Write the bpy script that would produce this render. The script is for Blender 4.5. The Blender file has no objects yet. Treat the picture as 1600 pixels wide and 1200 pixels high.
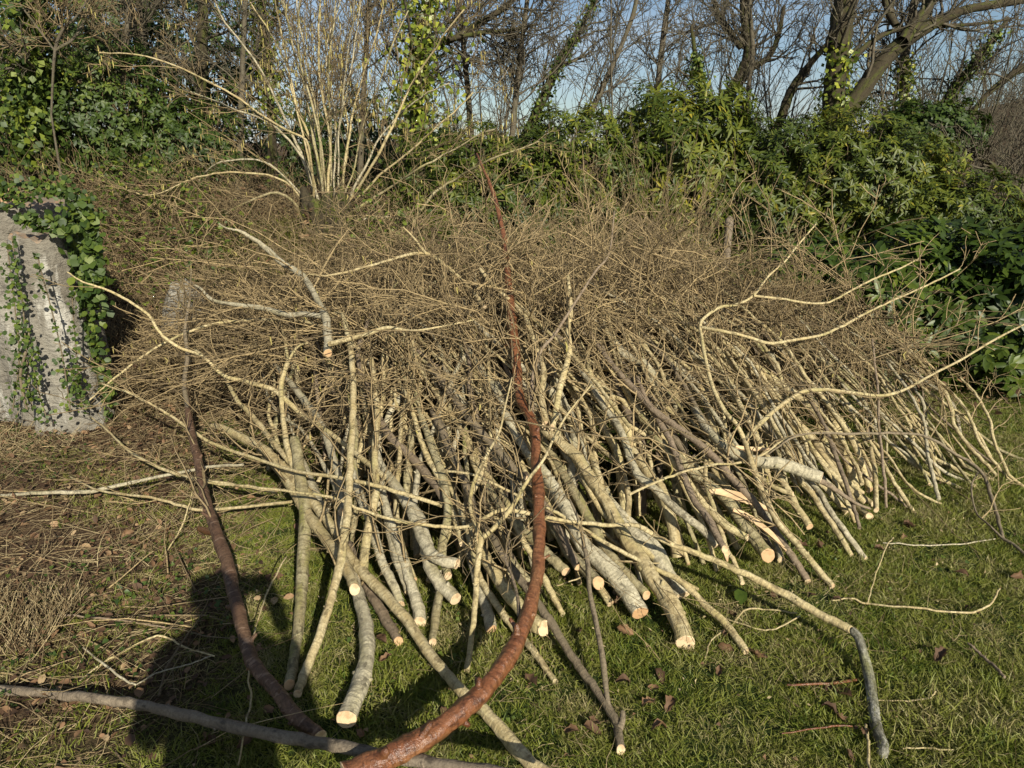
import bpy, math
import numpy as np
from mathutils import Vector

# ---------------------------------------------------------------- camera, sky, sun, exposure
FPX = 1083.0
PITCH = math.radians(17.9)
EYE = 1.65
scene = bpy.context.scene
cam_data = bpy.data.cameras.new('camera')
cam = bpy.data.objects.new('camera', cam_data)
scene.collection.objects.link(cam)
cam.location = (0, 0, EYE)
cam.rotation_euler = (math.pi / 2 - PITCH, 0, 0)
cam_data.sensor_width = 36
cam_data.lens = FPX / 1600 * 36
cam_data.clip_start = 0.05
cam_data.clip_end = 1500
scene.camera = cam

SUN_EL = math.radians(28.5)
SUN_TO = np.array([0.40, -0.916])          # horizontal direction towards the sun
sun_vec = Vector((SUN_TO[0] * math.cos(SUN_EL), SUN_TO[1] * math.cos(SUN_EL), math.sin(SUN_EL)))
world = bpy.data.worlds.new('World')
scene.world = world
world.use_nodes = True
wn, wl = world.node_tree.nodes, world.node_tree.links
wn.clear()
sky = wn.new('ShaderNodeTexSky')
sky.sky_type = 'NISHITA'
sky.sun_disc = False
sky.sun_elevation = SUN_EL
sky.sun_rotation = math.atan2(SUN_TO[0], SUN_TO[1])
sky.air_density = 1.0
sky.dust_density = .6
sky.ozone_density = 2.2
# thin drifting cloud mixed into the whole sky
wtc = wn.new('ShaderNodeTexCoord')
wmap = wn.new('ShaderNodeMapping'); wmap.inputs['Scale'].default_value = (1.2, 1.2, 5.0)
wno = wn.new('ShaderNodeTexNoise'); wno.inputs['Scale'].default_value = 2.2; wno.inputs['Detail'].default_value = 6
wramp = wn.new('ShaderNodeMapRange')
wramp.inputs['From Min'].default_value = 0.42; wramp.inputs['From Max'].default_value = 0.72
wramp.inputs['To Max'].default_value = 0.55
wmix = wn.new('ShaderNodeMix'); wmix.data_type = 'RGBA'
wmix.inputs['B'].default_value = (6.6, 7.2, 8.0, 1)
bg = wn.new('ShaderNodeBackground'); bg.inputs['Strength'].default_value = 0.062
wout = wn.new('ShaderNodeOutputWorld')
wl.new(wtc.outputs['Generated'], wmap.inputs['Vector'])
wl.new(wmap.outputs['Vector'], wno.inputs['Vector'])
wl.new(wno.outputs['Fac'], wramp.inputs['Value'])
wl.new(wramp.outputs['Result'], wmix.inputs['Factor'])
wl.new(sky.outputs['Color'], wmix.inputs['A'])
wl.new(wmix.outputs['Result'], bg.inputs['Color'])
wl.new(bg.outputs['Background'], wout.inputs['Surface'])

sun_data = bpy.data.lights.new('sun', 'SUN')
sun_data.energy = 5.0
sun_data.angle = math.radians(0.5)
sun_data.color = (1.0, 0.93, 0.80)
sun = bpy.data.objects.new('sun', sun_data)
scene.collection.objects.link(sun)
sun.rotation_euler = sun_vec.to_track_quat('Z', 'Y').to_euler()
sun.location = sun_vec * 30
scene.view_settings.view_transform = 'Standard'
scene.view_settings.look = 'None'
scene.view_settings.exposure = 0.6
scene.view_settings.gamma = 1.0
scene.view_settings.use_curve_mapping = False
scene.cycles.max_bounces = 6
scene.cycles.diffuse_bounces = 3
scene.cycles.transparent_max_bounces = 8

rng = np.random.default_rng(11)
COL = scene.collection

# ---------------------------------------------------------------- helpers
def unit(v):
    return v / np.maximum(np.linalg.norm(v, axis=-1, keepdims=True), 1e-9)

def smooth(e0, e1, v):
    t = np.clip((np.asarray(v, float) - e0) / (e1 - e0), 0, 1)
    return t * t * (3 - 2 * t)

def vnoise(x, y, s=1.0, seed=0):
    """smooth pseudo-noise in about -1..1"""
    x = np.asarray(x, float) * s + seed * 1.7; y = np.asarray(y, float) * s - seed * 2.3
    return (np.sin(x * 1.31 + np.sin(y * 0.93 + seed)) + np.sin(y * 1.73 + 1.3 * np.sin(x * 0.71 + 2.1)) + np.sin((x + y) * 2.17 + seed) * .6 + np.sin((x - y) * 3.31) * .4) / 3.0

class MB:
    """collects vertices and faces, then links them as ONE mesh object"""
    def __init__(s):
        s.v = []; s.bc = []; s.t = []; s.f3 = []; s.f4 = []; s.m3 = []; s.m4 = []; s.n = 0
    def add(s, v, f3=None, f4=None, bc=None, tint=0.5, mi=0):
        v = np.asarray(v, float).reshape(-1, 3); k = len(v)
        s.v.append(v)
        s.bc.append(np.asarray(bc, float).reshape(-1, 3) if bc is not None else v)
        t = np.asarray(tint, float)
        s.t.append(np.full(k, float(t)) if t.ndim == 0 else t.reshape(-1))
        if f3 is not None and len(f3):
            f = np.asarray(f3, int).reshape(-1, 3) + s.n; s.f3.append(f); s.m3.append(np.full(len(f), mi))
        if f4 is not None and len(f4):
            f = np.asarray(f4, int).reshape(-1, 4) + s.n; s.f4.append(f); s.m4.append(np.full(len(f), mi))
        s.n += k
    def mesh(s, name, mats, flat=False):
        me = bpy.data.meshes.new(name)
        v = np.concatenate(s.v)
        f3 = np.concatenate(s.f3) if s.f3 else np.zeros((0, 3), int)
        f4 = np.concatenate(s.f4) if s.f4 else np.zeros((0, 4), int)
        m = np.concatenate([np.concatenate(s.m3) if s.m3 else np.zeros(0, int), np.concatenate(s.m4) if s.m4 else np.zeros(0, int)])
        loops = np.concatenate([f3.ravel(), f4.ravel()])
        nf = len(f3) + len(f4)
        starts = np.concatenate([np.arange(len(f3)) * 3, len(f3) * 3 + np.arange(len(f4)) * 4])
        me.vertices.add(len(v)); me.vertices.foreach_set('co', v.ravel().astype(np.float32))
        me.loops.add(len(loops)); me.loops.foreach_set('vertex_index', loops.astype(np.int32))
        me.polygons.add(nf); me.polygons.foreach_set('loop_start', starts.astype(np.int32))
        me.polygons.foreach_set('material_index', m.astype(np.int32))
        me.polygons.foreach_set('use_smooth', np.full(nf, not flat))
        me.update(calc_edges=True)
        a = me.attributes.new('bc', 'FLOAT_VECTOR', 'POINT'); a.data.foreach_set('vector', np.concatenate(s.bc).ravel().astype(np.float32))
        a = me.attributes.new('tint', 'FLOAT', 'POINT'); a.data.foreach_set('value', np.concatenate(s.t).astype(np.float32))
        for mt in (mats if isinstance(mats, (list, tuple)) else [mats]):
            me.materials.append(mt)
        return me
    def build(s, name, mats, parent=None, kind=None, flat=False):
        o = bpy.data.objects.new(name, s.mesh(name, mats, flat))
        COL.objects.link(o)
        if parent is not None: o.parent = parent
        if kind: o['kind'] = kind
        return o

def tag(o, label=None, cat=None, group=None, kind=None):
    if label: o['label'] = label
    if cat: o['category'] = cat
    if group: o['group'] = group
    if kind: o['kind'] = kind
    return o

def empty(name, loc=(0, 0, 0)):
    o = bpy.data.objects.new(name, None); COL.objects.link(o)
    o.location = loc; o.empty_display_size = 0.1
    return o

def put(o, parent):
    """parent a world-space mesh under a thing whose empty sits at its base"""
    o.parent = parent
    o.location = -Vector(parent.location)
    return o

def catmull(P, sub):
    P = np.asarray(P, float)
    if len(P) < 3: 
        t = np.linspace(0, 1, sub * (len(P) - 1) + 1)[:, None]
        return P[0] * (1 - t) + P[-1] * t
    Q = np.vstack([2 * P[0] - P[1], P, 2 * P[-1] - P[-2]])
    out = []
    for i in range(1, len(Q) - 2):
        p0, p1, p2, p3 = Q[i - 1], Q[i], Q[i + 1], Q[i + 2]
        for k in range(sub):
            t = k / sub
            out.append(.5 * ((2 * p1) + (-p0 + p2) * t + (2 * p0 - 5 * p1 + 4 * p2 - p3) * t * t + (-p0 + 3 * p1 - 3 * p2 + p3) * t ** 3))
    out.append(P[-1])
    return np.array(out)

def frames(P):
    """parallel-transport frames along one path"""
    T = unit(np.gradient(P, axis=0))
    a = np.array([1, 0, 0.]) if abs(T[0][0]) < .8 else np.array([0, 0, 1.])
    u = unit(np.cross(T[0], a)); U = [u]
    for i in range(1, len(P)):
        u = U[-1] - T[i] * np.dot(U[-1], T[i]); U.append(unit(u))
    U = np.array(U)
    return T, U, np.cross(T, U)

def tube(mb, P, R, sides=10, tint=.5, rough=0.0, mi=0, tip=True, seed=0, ovals=0.06):
    """one smooth tapering tube with slightly irregular section"""
    P = np.asarray(P, float); R = np.asarray(R, float)
    n = len(P); T, U, V = frames(P)
    a = np.linspace(0, 2 * math.pi, sides, endpoint=False)
    s = np.concatenate([[0], np.cumsum(np.linalg.norm(np.diff(P, axis=0), axis=1))])
    rr = R[:, None] * (1 + ovals * np.sin(2 * a[None, :] + s[:, None] * 5 + seed) + rough * np.sin(s[:, None] * 31 + 3 * np.sin(a[None, :] * 2 + seed)) + rough * .6 * np.sin(s[:, None] * 73 + a[None, :] * 3 + seed * 3))
    v = P[:, None, :] + rr[..., None] * (np.cos(a)[None, :, None] * U[:, None, :] + np.sin(a)[None, :, None] * V[:, None, :])
    bc = np.stack([np.cos(a)[None, :] * R[:, None], np.sin(a)[None, :] * R[:, None], np.repeat(s[:, None], sides, 1) + seed * 3.7], -1)
    i = np.arange(n - 1)[:, None] * sides; j = np.arange(sides)[None, :]; j2 = (j + 1) % sides
    f = np.stack([i + j, i + j2, i + sides + j2, i + sides + j], -1).reshape(-1, 4)
    f3 = []
    vv = v.reshape(-1, 3); bb = bc.reshape(-1, 3)
    if tip:   # closed thin end
        vv = np.vstack([vv, P[-1] + T[-1] * R[-1] * .8]); bb = np.vstack([bb, bb[-1]])
        k = len(vv) - 1; f3 = [[(n - 1) * sides + q, (n - 1) * sides + (q + 1) % sides, k] for q in range(sides)]
    mb.add(vv, f3, f, bb, tint, mi)
    return v[0]

def tubes(mb, P, R, sides=3, tint=None, mi=0):
    """many thin tubes at once: P (M,n,3), R (M,n)"""
    if len(P) == 0: return
    M, n, _ = P.shape
    T = unit(np.gradient(P, axis=1))
    d = unit(P[:, -1] - P[:, 0])
    ref = np.where((np.abs(d[:, 2]) < .75)[:, None], np.array([0, 0, 1.]), np.array([0.2, .98, 0.]))
    U = unit(np.cross(T, ref[:, None, :])); V = np.cross(T, U)
    a = np.linspace(0, 2 * math.pi, sides, endpoint=False)
    v = P[:, :, None, :] + R[:, :, None, None] * (np.cos(a)[None, None, :, None] * U[:, :, None, :] + np.sin(a)[None, None, :, None] * V[:, :, None, :])
    s = np.cumsum(np.concatenate([np.zeros((M, 1)), np.linalg.norm(np.diff(P, axis=1), axis=2)], 1), 1)
    bc = np.stack([np.cos(a)[None, None, :] * R[:, :, None], np.sin(a)[None, None, :] * R[:, :, None], np.repeat(s[:, :, None], sides, 2) + np.arange(M)[:, None, None] * .37 % 20], -1)
    b = (np.arange(M) * n * sides)[:, None, None]
    i = (np.arange(n - 1) * sides)[None, :, None]; j = np.arange(sides)[None, None, :]; j2 = (j + 1) % sides
    f = np.stack([b + i + j, b + i + j2, b + i + sides + j2, b + i + sides + j], -1).reshape(-1, 4)
    t = np.full(M, .5) if tint is None else np.broadcast_to(np.asarray(tint, float), (M,))
    mb.add(v.reshape(-1, 3), None, f, bc.reshape(-1, 3), np.repeat(t, n * sides), mi)

def wander(start, d, length, n, wob=.25, bias=(0, 0, 0), r0=.01, r1=.002):
    """M wandering paths: start (M,3), d (M,3), length (M,)"""
    M = len(start); P = np.zeros((M, n, 3)); P[:, 0] = start; d = unit(d.copy())
    step = (np.broadcast_to(length, (M,)) / (n - 1))[:, None]
    for i in range(1, n):
        P[:, i] = P[:, i - 1] + d * step
        d = unit(d + rng.normal(0, wob, (M, 3)) + np.asarray(bias))
    t = np.linspace(0, 1, n)[None, :]
    r0 = np.broadcast_to(r0, (M,))[:, None]; r1 = np.broadcast_to(r1, (M,))[:, None]
    return P, r0 * (1 - t) + r1 * t

def spawn(P, R, k, t0=.2, t1=1., ang=.7, lenf=(.3, .6), rf=.6, n=5, wob=.2, bias=(0, 0, 0), rend=.0012, taper=.6, absL=None):
    """k side shoots from each of the M paths"""
    M, m, _ = P.shape
    L = np.linalg.norm(np.diff(P, axis=1), axis=2).sum(1)
    idx = np.repeat(np.arange(M), k); t = rng.uniform(t0, t1, M * k)
    f = t * (m - 1); i = np.minimum(f.astype(int), m - 2); w = (f - i)[:, None]
    s = P[idx, i] * (1 - w) + P[idx, i + 1] * w
    r = R[idx, i] * (1 - w[:, 0]) + R[idx, i + 1] * w[:, 0]
    T = unit(P[idx, i + 1] - P[idx, i])
    side = unit(np.cross(T, rng.normal(0, 1, (M * k, 3))))
    a = np.abs(rng.normal(ang, .2, M * k))[:, None]
    d = T * np.cos(a) + side * np.sin(a)
    length = (L[idx] if absL is None else absL) * rng.uniform(*lenf, M * k) * (1 - taper * t)
    return wander(s, d, length, n, wob, bias, np.maximum(r * rf, rend), rend)

def leaf_quads(mb, C, D, N, L, W, tint, fold=.25, droop=.15, mi=0, fine=False):
    """M leaves of 4 triangles: base C, direction D, face normal N, length L, width W"""
    M = len(C); D = unit(D); S = unit(np.cross(D, N)); N = np.cross(S, D)
    L = np.broadcast_to(L, (M,))[:, None]; W = np.broadcast_to(W, (M,))[:, None]
    mid = C + D * L * .5 - N * L * droop * .2
    tip = C + D * L - N * L * droop
    le = C + D * L * .48 + S * W * .5 + N * W * fold
    ri = C + D * L * .48 - S * W * .5 + N * W * fold
    if fine:   # rounder blade of six triangles
        p = lambda a, s, z: C + D * L * a + S * W * s + N * (W * z - L * droop * a * a)
        v = np.stack([C, p(.28, .42, fold), p(.66, .44, fold), tip, p(.66, -.44, fold), p(.28, -.42, fold), mid], 1).reshape(-1, 3)
        b = (np.arange(M) * 7)[:, None, None]; f = (b + np.array([[6, k, (k + 1) % 6] for k in range(6)])[None]).reshape(-1, 3)
        mb.add(v, f, None, None, np.repeat(np.broadcast_to(tint, (M,)), 7), mi); return
    v = np.stack([C, le, tip, ri, mid], 1).reshape(-1, 3)
    b = (np.arange(M) * 5)[:, None, None]
    f = (b + np.array([[0, 1, 4], [1, 2, 4], [0, 4, 3], [4, 2, 3]])[None]).reshape(-1, 3)
    mb.add(v, f, None, None, np.repeat(np.broadcast_to(tint, (M,)), 5), mi)

# ---------------------------------------------------------------- materials
def mat_new(name):
    m = bpy.data.materials.new(name); m.use_nodes = True
    nt = m.node_tree; b = nt.nodes['Principled BSDF']
    return m, nt, b

def N(nt, t, **kw):
    n = nt.nodes.new(t)
    for k, v in kw.items():
        if k in n.inputs: n.inputs[k].default_value = v
        else: setattr(n, k, v)
    return n

def attr(nt, name):
    return N(nt, 'ShaderNodeAttribute', attribute_name=name)

def ramp(nt, src, stops, interp='LINEAR'):
    r = nt.nodes.new('ShaderNodeValToRGB'); r.color_ramp.interpolation = interp
    el = r.color_ramp.elements
    while len(el) < len(stops): el.new(0.5)
    for e, (p, c) in zip(el, stops):
        e.position = p; e.color = tuple(c) + (1,)
    nt.links.new(src, r.inputs['Fac']); return r.outputs['Color']

def mixc(nt, fac, a, b, mode='MIX'):
    m = nt.nodes.new('ShaderNodeMix'); m.data_type = 'RGBA'; m.blend_type = mode
    for s, v in (('Factor', fac), ('A', a), ('B', b)):
        if isinstance(v, (float, int)): m.inputs[s].default_value = v
        elif isinstance(v, tuple): m.inputs[s].default_value = v + (1,)
        else: nt.links.new(v, m.inputs[s])
    return m.outputs['Result']

def math_n(nt, op, a, b=None):
    m = nt.nodes.new('ShaderNodeMath'); m.operation = op
    for i, v in enumerate((a, b)):
        if v is None: continue
        if isinstance(v, (float, int)): m.inputs[i].default_value = v
        else: nt.links.new(v, m.inputs[i])
    return m.outputs[0]

def noise(nt, vec, scale, detail=4, rough=.6, sc=(1, 1, 1)):
    mp = N(nt, 'ShaderNodeMapping'); mp.inputs['Scale'].default_value = sc
    nt.links.new(vec, mp.inputs['Vector'])
    n = N(nt, 'ShaderNodeTexNoise', Scale=scale, Detail=detail, Roughness=rough)
    nt.links.new(mp.outputs['Vector'], n.inputs['Vector']); return n.outputs['Fac']

def rng_map(nt, src, a, b, c=0., d=1.):
    m = N(nt, 'ShaderNodeMapRange'); m.inputs['From Min'].default_value = a; m.inputs['From Max'].default_value = b
    m.inputs['To Min'].default_value = c; m.inputs['To Max'].default_value = d
    nt.links.new(src, m.inputs['Value']); return m.outputs['Result']

def bump(nt, b, h, strength=.4, dist=.004):
    n = N(nt, 'ShaderNodeBump', Strength=strength, Distance=dist)
    nt.links.new(h, n.inputs['Height']); nt.links.new(n.outputs['Normal'], b.inputs['Normal'])

def bark(name, c_lo, c_hi, lichen, moss, band=.5, moss_amt=.3, lichen_amt=.4, rough=.75, spec=.3, dark=.35, peel=False):
    m, nt, b = mat_new(name)
    v = attr(nt, 'bc').outputs['Vector']; t = attr(nt, 'tint').outputs['Fac']
    base = ramp(nt, t, [(0, c_lo), (1, c_hi)])
    n1 = noise(nt, v, 14, 5, .65, (1.6, 1.6, .6))
    base = mixc(nt, rng_map(nt, n1, .38, .68, 0, lichen_amt), base, lichen)
    n2 = noise(nt, v, 5, 4, .6, (3, 3, .8))
    base = mixc(nt, rng_map(nt, n2, .5, .66, 0, moss_amt), base, moss)
    # lenticels and ring marks run across the stem
    n3 = noise(nt, v, 24, 4, .65, (.6, .6, 3.0))
    bandm = rng_map(nt, n3, .50, .60, 0, band)
    base = mixc(nt, bandm, base, tuple(x * dark for x in c_lo))
    n4 = noise(nt, v, 120, 3, .75)
    base = mixc(nt, rng_map(nt, n4, .38, .64, 0, .75), base, tuple(x * .45 for x in c_hi))
    n6 = noise(nt, v, 38, 3, .6, (1, 1, .6))
    base = mixc(nt, rng_map(nt, n6, .56, .66, 0, .7), base, tuple(x * .3 for x in c_lo))
    if peel:
        n5 = noise(nt, v, 22, 3, .5, (1.0, 1.0, 3.2))
        base = mixc(nt, rng_map(nt, n5, .58, .66, 0, .4), base, (.32, .22, .15))
    nt.links.new(base, b.inputs['Base Color'])
    b.inputs['Roughness'].default_value = rough
    b.inputs['Specular IOR Level'].default_value = spec
    h = math_n(nt, 'ADD', math_n(nt, 'MULTIPLY', n3, .5), math_n(nt, 'ADD', n1, math_n(nt, 'MULTIPLY', n4, .4)))
    bump(nt, b, h, .9, .009)
    return m

M = {}
M['hazel'] = bark('hazel_bark', (.30, .22, .10), (.56, .445, .215), (.62, .55, .345), (.27, .25, .07), .52, .55, .75)
M['grey'] = bark('grey_bark', (.28, .24, .15), (.48, .425, .28), (.62, .56, .39), (.24, .21, .07), .5, .5, .7)
M['mossy'] = bark('mossy_bark', (.24, .195, .095), (.37, .31, .16), (.50, .46, .29), (.21, .21, .04), .6, .85, .6)
M['olive'] = bark('olive_smooth_bark', (.15, .115, .07), (.24, .19, .12), (.28, .23, .15), (.14, .13, .05), .2, .3, .3)
M['purple'] = bark('purplish_bark', (.16, .12, .075), (.27, .20, .13), (.34, .29, .20), (.12, .10, .05), .35, .2, .35)
M['cherry'] = bark('cherry_bark', (.10, .034, .015), (.21, .078, .030), (.27, .13, .06), (.28, .16, .065), .6, .4, .5, rough=.31, spec=.5, dark=.3)
M['cherry_dull'] = bark('dull_cherry_bark', (.10, .052, .030), (.15, .085, .048), (.19, .13, .08), (.10, .06, .03), .6, .3, .4, rough=.6, dark=.4, peel=True)
M['weathered'] = bark('weathered_wood', (.16, .125, .085), (.24, .19, .13), (.31, .26, .185), (.09, .07, .045), .1, .4, .5, rough=.85)
M['mottled'] = bark('mottled_lichen_bark', (.075, .07, .04), (.15, .14, .09), (.58, .56, .47), (.17, .17, .03), .3, .7, .95, rough=.85)
M['twig'] = bark('twig_bark', (.036, .024, .018), (.46, .34, .165), (.26, .21, .135), (.20, .17, .06), .2, .3, .3)
M['dark_twig'] = bark('bare_tree_bark', (.045, .035, .022), (.16, .13, .085), (.22, .22, .16), (.075, .085, .015), .2, .5, .35, rough=.9)
M['moss_trunk'] = bark('moss_covered_bark', (.03, .024, .013), (.06, .045, .024), (.10, .095, .05), (.075, .095, .010), .1, .95, .35, rough=.95, dark=.4)

def mat_wood(name, a, c, ring=True):
    m, nt, b = mat_new(name)
    v = attr(nt, 'bc').outputs['Vector']
    w = N(nt, 'ShaderNodeTexWave', Scale=55., Distortion=1.2, Detail=2.)
    w.wave_type = 'RINGS'; w.rings_direction = 'Z'
    nt.links.new(v, w.inputs['Vector'])
    n = noise(nt, v, 60, 4, .6)
    base = mixc(nt, math_n(nt, 'MULTIPLY', w.outputs['Fac'], .45), a, c)
    base = mixc(nt, rng_map(nt, n, .4, .75, 0, .6), base, tuple(x * .62 for x in a))
    nl_ = noise(nt, v, 28, 3, .6); base = mixc(nt, rng_map(nt, nl_, .5, .62, 0, .55), base, (.30, .17, .08))
    t = attr(nt, 'tint').outputs['Fac']
    base = mixc(nt, rng_map(nt, t, .1, 1., .0, .85), base, (.44, .25, .11))
    nt.links.new(base, b.inputs['Base Color']); b.inputs['Roughness'].default_value = .8
    bump(nt, b, n, .4, .002)
    return m
M['cut'] = mat_wood('fresh_cut_wood', (.64, .50, .30), (.50, .36, .20))
M['split'] = mat_wood('split_wood', (.62, .44, .24), (.50, .33, .16))
M['rotten'] = mat_wood('old_broken_wood', (.21, .165, .115), (.13, .10, .07))

def mat_leaf(name, stops, rough=.4, spec=.5, transl=.25, inst=False):
    m, nt, b = mat_new(name)
    t = N(nt, 'ShaderNodeObjectInfo').outputs['Random'] if inst else attr(nt, 'tint').outputs['Fac']
    g = N(nt, 'ShaderNodeNewGeometry')
    n = noise(nt, g.outputs['Position'], 60, 2)
    f = math_n(nt, 'ADD', t, math_n(nt, 'MULTIPLY', math_n(nt, 'SUBTRACT', n, .5), .35))
    if inst:
        n2 = noise(nt, g.outputs['Position'], 3.2, 4, .65)
        f = math_n(nt, 'ADD', math_n(nt, 'MULTIPLY', f, .55), rng_map(nt, n2, .36, .66, 0, .5))
    c = ramp(nt, f, stops)
    nt.links.new(c, b.inputs['Base Color'])
    b.inputs['Roughness'].default_value = rough; b.inputs['Specular IOR Level'].default_value = spec
    tr = N(nt, 'ShaderNodeBsdfTranslucent'); nt.links.new(c, tr.inputs['Color'])
    mx = N(nt, 'ShaderNodeMixShader'); mx.inputs['Fac'].default_value = transl
    out = nt.nodes['Material Output']
    nt.links.new(b.outputs[0], mx.inputs[1]); nt.links.new(tr.outputs[0], mx.inputs[2]); nt.links.new(mx.outputs[0], out.inputs['Surface'])
    return m
M['rhodo'] = mat_leaf('rhododendron_leaf', [(0, (.018, .032, .005)), (.45, (.060, .084, .011)), (.8, (.135, .150, .017)), (1, (.30, .25, .03))], .45, .28, .25)
M['laurel'] = mat_leaf('laurel_leaf', [(0, (.014, .030, .004)), (.5, (.040, .066, .008)), (.85, (.095, .13, .016)), (1, (.18, .20, .02))], .42, .28, .18)
M['holly'] = mat_leaf('evergreen_leaf', [(0, (.02, .038, .007)), (.5, (.048, .078, .012)), (.9, (.11, .14, .018)), (1, (.2, .2, .03))], .5, .3, .2)
M['ivy'] = mat_leaf('ivy_leaf', [(0, (.026, .05, .010)), (.5, (.06, .095, .016)), (1, (.17, .21, .025))], .5, .35, .25)
M['ivy_yellow'] = mat_leaf('yellow_green_ivy_leaf', [(0, (.05, .08, .012)), (.5, (.16, .21, .025)), (1, (.38, .40, .05))], .4, .5, .35)
M['catkin'] = mat_leaf('catkin', [(0, (.28, .22, .08)), (1, (.55, .48, .16))], .8, .2, .3)
M['dead'] = mat_leaf('dead_leaf', [(0, (.045, .026, .015)), (.5, (.12, .068, .035)), (.85, (.24, .14, .07)), (1, (.36, .26, .14))], .7, .3, .15)
M['straw'] = mat_leaf('dry_stalk', [(0, (.11, .068, .036)), (.5, (.24, .17, .085)), (1, (.46, .37, .20))], .7, .3, .2)
M['moss'] = mat_leaf('moss', [(0, (.05, .06, .01)), (1, (.16, .17, .03))], .9, .1, .2)
M['grass'] = mat_leaf('grass_blade', [(0, (.030, .056, .007)), (.18, (.088, .128, .014)), (.40, (.195, .215, .030)), (.72, (.20, .195, .06)), (1, (.42, .35, .17))], .55, .35, .3, inst=True)

# ---------------------------------------------------------------- the lie of the land
def G(x, y):
    """ground height"""
    x = np.asarray(x, float); y = np.asarray(y, float)
    lawn = .018 * vnoise(x, y, 1.4) + .008 * vnoise(x, y, 5.1, 3)
    hb = 1.15 - .80 * smooth(-1.7, .5, x) + .12 * vnoise(x, y, .8, 5)
    bank = hb * smooth(4.9, 6.9, y + .25 * vnoise(x, y, 1.1, 2)) * smooth(-8, -2.6, x + (y - 4) * 1.) \
        + 1.25 * smooth(4.3, 7.5, y) * (1 - smooth(-8, -2.6, x + (y - 4) * 1.))
    far = (2.0 + 5.2 * smooth(.42, .75, x / np.maximum(np.abs(y), 1))) * smooth(26, 75, y) + 1.0 * smooth(10, 45, y) * vnoise(x, y, .06, 1) + 4 * smooth(75, 300, y)
    return lawn + bank + far

def yfront(x):
    return np.interp(x, [-2.4, -1.6, -1.1, -.6, 0, .6, 1.3, 2.0, 2.7, 3.5, 4.2], [3.7, 3.25, 2.8, 2.35, 2.15, 2.15, 2.5, 3.05, 3.4, 3.9, 4.4])

def H(x, y):
    """top of the heap of brush (0 outside it)"""
    x = np.asarray(x, float); y = np.asarray(y, float)
    d = y - yfront(x)
    top = np.interp(x, [-2.7, -2.1, -1.2, 0, 1.2, 2.2, 3.0, 3.9], [.0, .60, .86, .92, .80, .58, .34, .0])
    h = np.minimum(.02 + .42 * d, top + 0 * d)
    h = np.where(h > top * .8, top * .8 + (h - top * .8) * .7, h)
    h = h * (1 - smooth(5.0, 6.3, y))
    return np.where(d > 0, np.maximum(h, 0), 0)

CP, SP = math.cos(PITCH), math.sin(PITCH)
def ray(px, py):
    xd = (px - 800) / FPX; yd = (py - 600) / FPX
    return np.array([xd, CP - yd * SP, -SP - yd * CP])      # forward component is 1 in the camera's frame

def at(px, py, Y):
    """the point of the place seen at (px, py) of the photograph at distance Y"""
    d = ray(px, py); return np.array([0, 0, EYE]) + d * (Y / d[1])

TS = np.arange(1.2, 9, .01)
def hit(px, py, lift=0., ymax=4.75):
    """depth at which the view through (px, py) meets the heap or the ground, raised by lift"""
    d = ray(px, py)
    X = d[0] * TS; Y = d[1] * TS; Z = EYE + d[2] * TS
    S = np.maximum(G(X, Y), H(X, Y)) + lift
    k = np.nonzero(Z <= S)[0]
    t = TS[k[0]] if len(k) else 99.
    return min(t, ymax / d[1])

def ppt(px, py, t):
    return np.array([0, 0, EYE]) + ray(px, py) * t

# ---------------------------------------------------------------- ground sheet
def lawn_mask(x, y):
    """1 on the mown grass, 0 on the littered ground by the bank"""
    e = -1.12 + .22 * vnoise(x, y, 1.3, 4) + .14 * vnoise(x, y, 4.2, 6) - .2 * smooth(2.2, 3.0, y)
    m = smooth(-.35, .35, x - e) * (1 - smooth(4.9, 5.4, y))
    near = smooth(.1, -.1, y - 1.62 - .12 * vnoise(x, y, 3, 1)) * smooth(-2.2, -1.6, x)
    patch = smooth(.55, .8, vnoise(x, y, 1.9, 9)) * smooth(-3.2, -2.4, x) * .6 * (1 - smooth(3.4, 3.9, y))
    return np.clip(np.maximum(np.maximum(m, near * .5), patch), 0, 1)

m, nt, b = mat_new('ground_soil'); M['ground'] = m
gg = N(nt, 'ShaderNodeNewGeometry').outputs['Position']
tA = attr(nt, 'tint').outputs['Fac']
nA = noise(nt, gg, 9, 6, .7); nB = noise(nt, gg, 60, 4, .7); nC = noise(nt, gg, 1.1, 4)
lit = ramp(nt, nB, [(.3, (.022, .014, .009)), (.5, (.075, .048, .028)), (.65, (.15, .105, .06)), (.8, (.28, .21, .12))])
grs = ramp(nt, nB, [(.3, (.012, .018, .006)), (.55, (.035, .055, .012)), (.8, (.10, .12, .03))])
nt.links.new(mixc(nt, tA, lit, grs), b.inputs['Base Color'])
b.inputs['Roughness'].default_value = .95; b.inputs['Specular IOR Level'].default_value = .1
bump(nt, b, math_n(nt, 'ADD', nA, nB), .8, .03)
gx = np.concatenate([-np.geomspace(400, 5, 26), np.arange(-4.9, 6, .07), np.geomspace(6.2, 400, 26)])
gy = np.concatenate([-np.geomspace(200, 1.2, 16), np.arange(-1, 9, .07), np.geomspace(9.2, 500, 34)])
XX, YY = np.meshgrid(gx, gy); ZZ = G(XX, YY)
mb = MB(); nx, ny = len(gx), len(gy)
i = np.arange(ny - 1)[:, None] * nx; j = np.arange(nx - 1)[None, :]
mb.add(np.stack([XX, YY, ZZ], -1).reshape(-1, 3), None, np.stack([i + j, i + j + 1, i + nx + j + 1, i + nx + j], -1).reshape(-1, 4), None, lawn_mask(XX, YY).ravel())
mb.build('ground', M['ground'], kind='structure')

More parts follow.
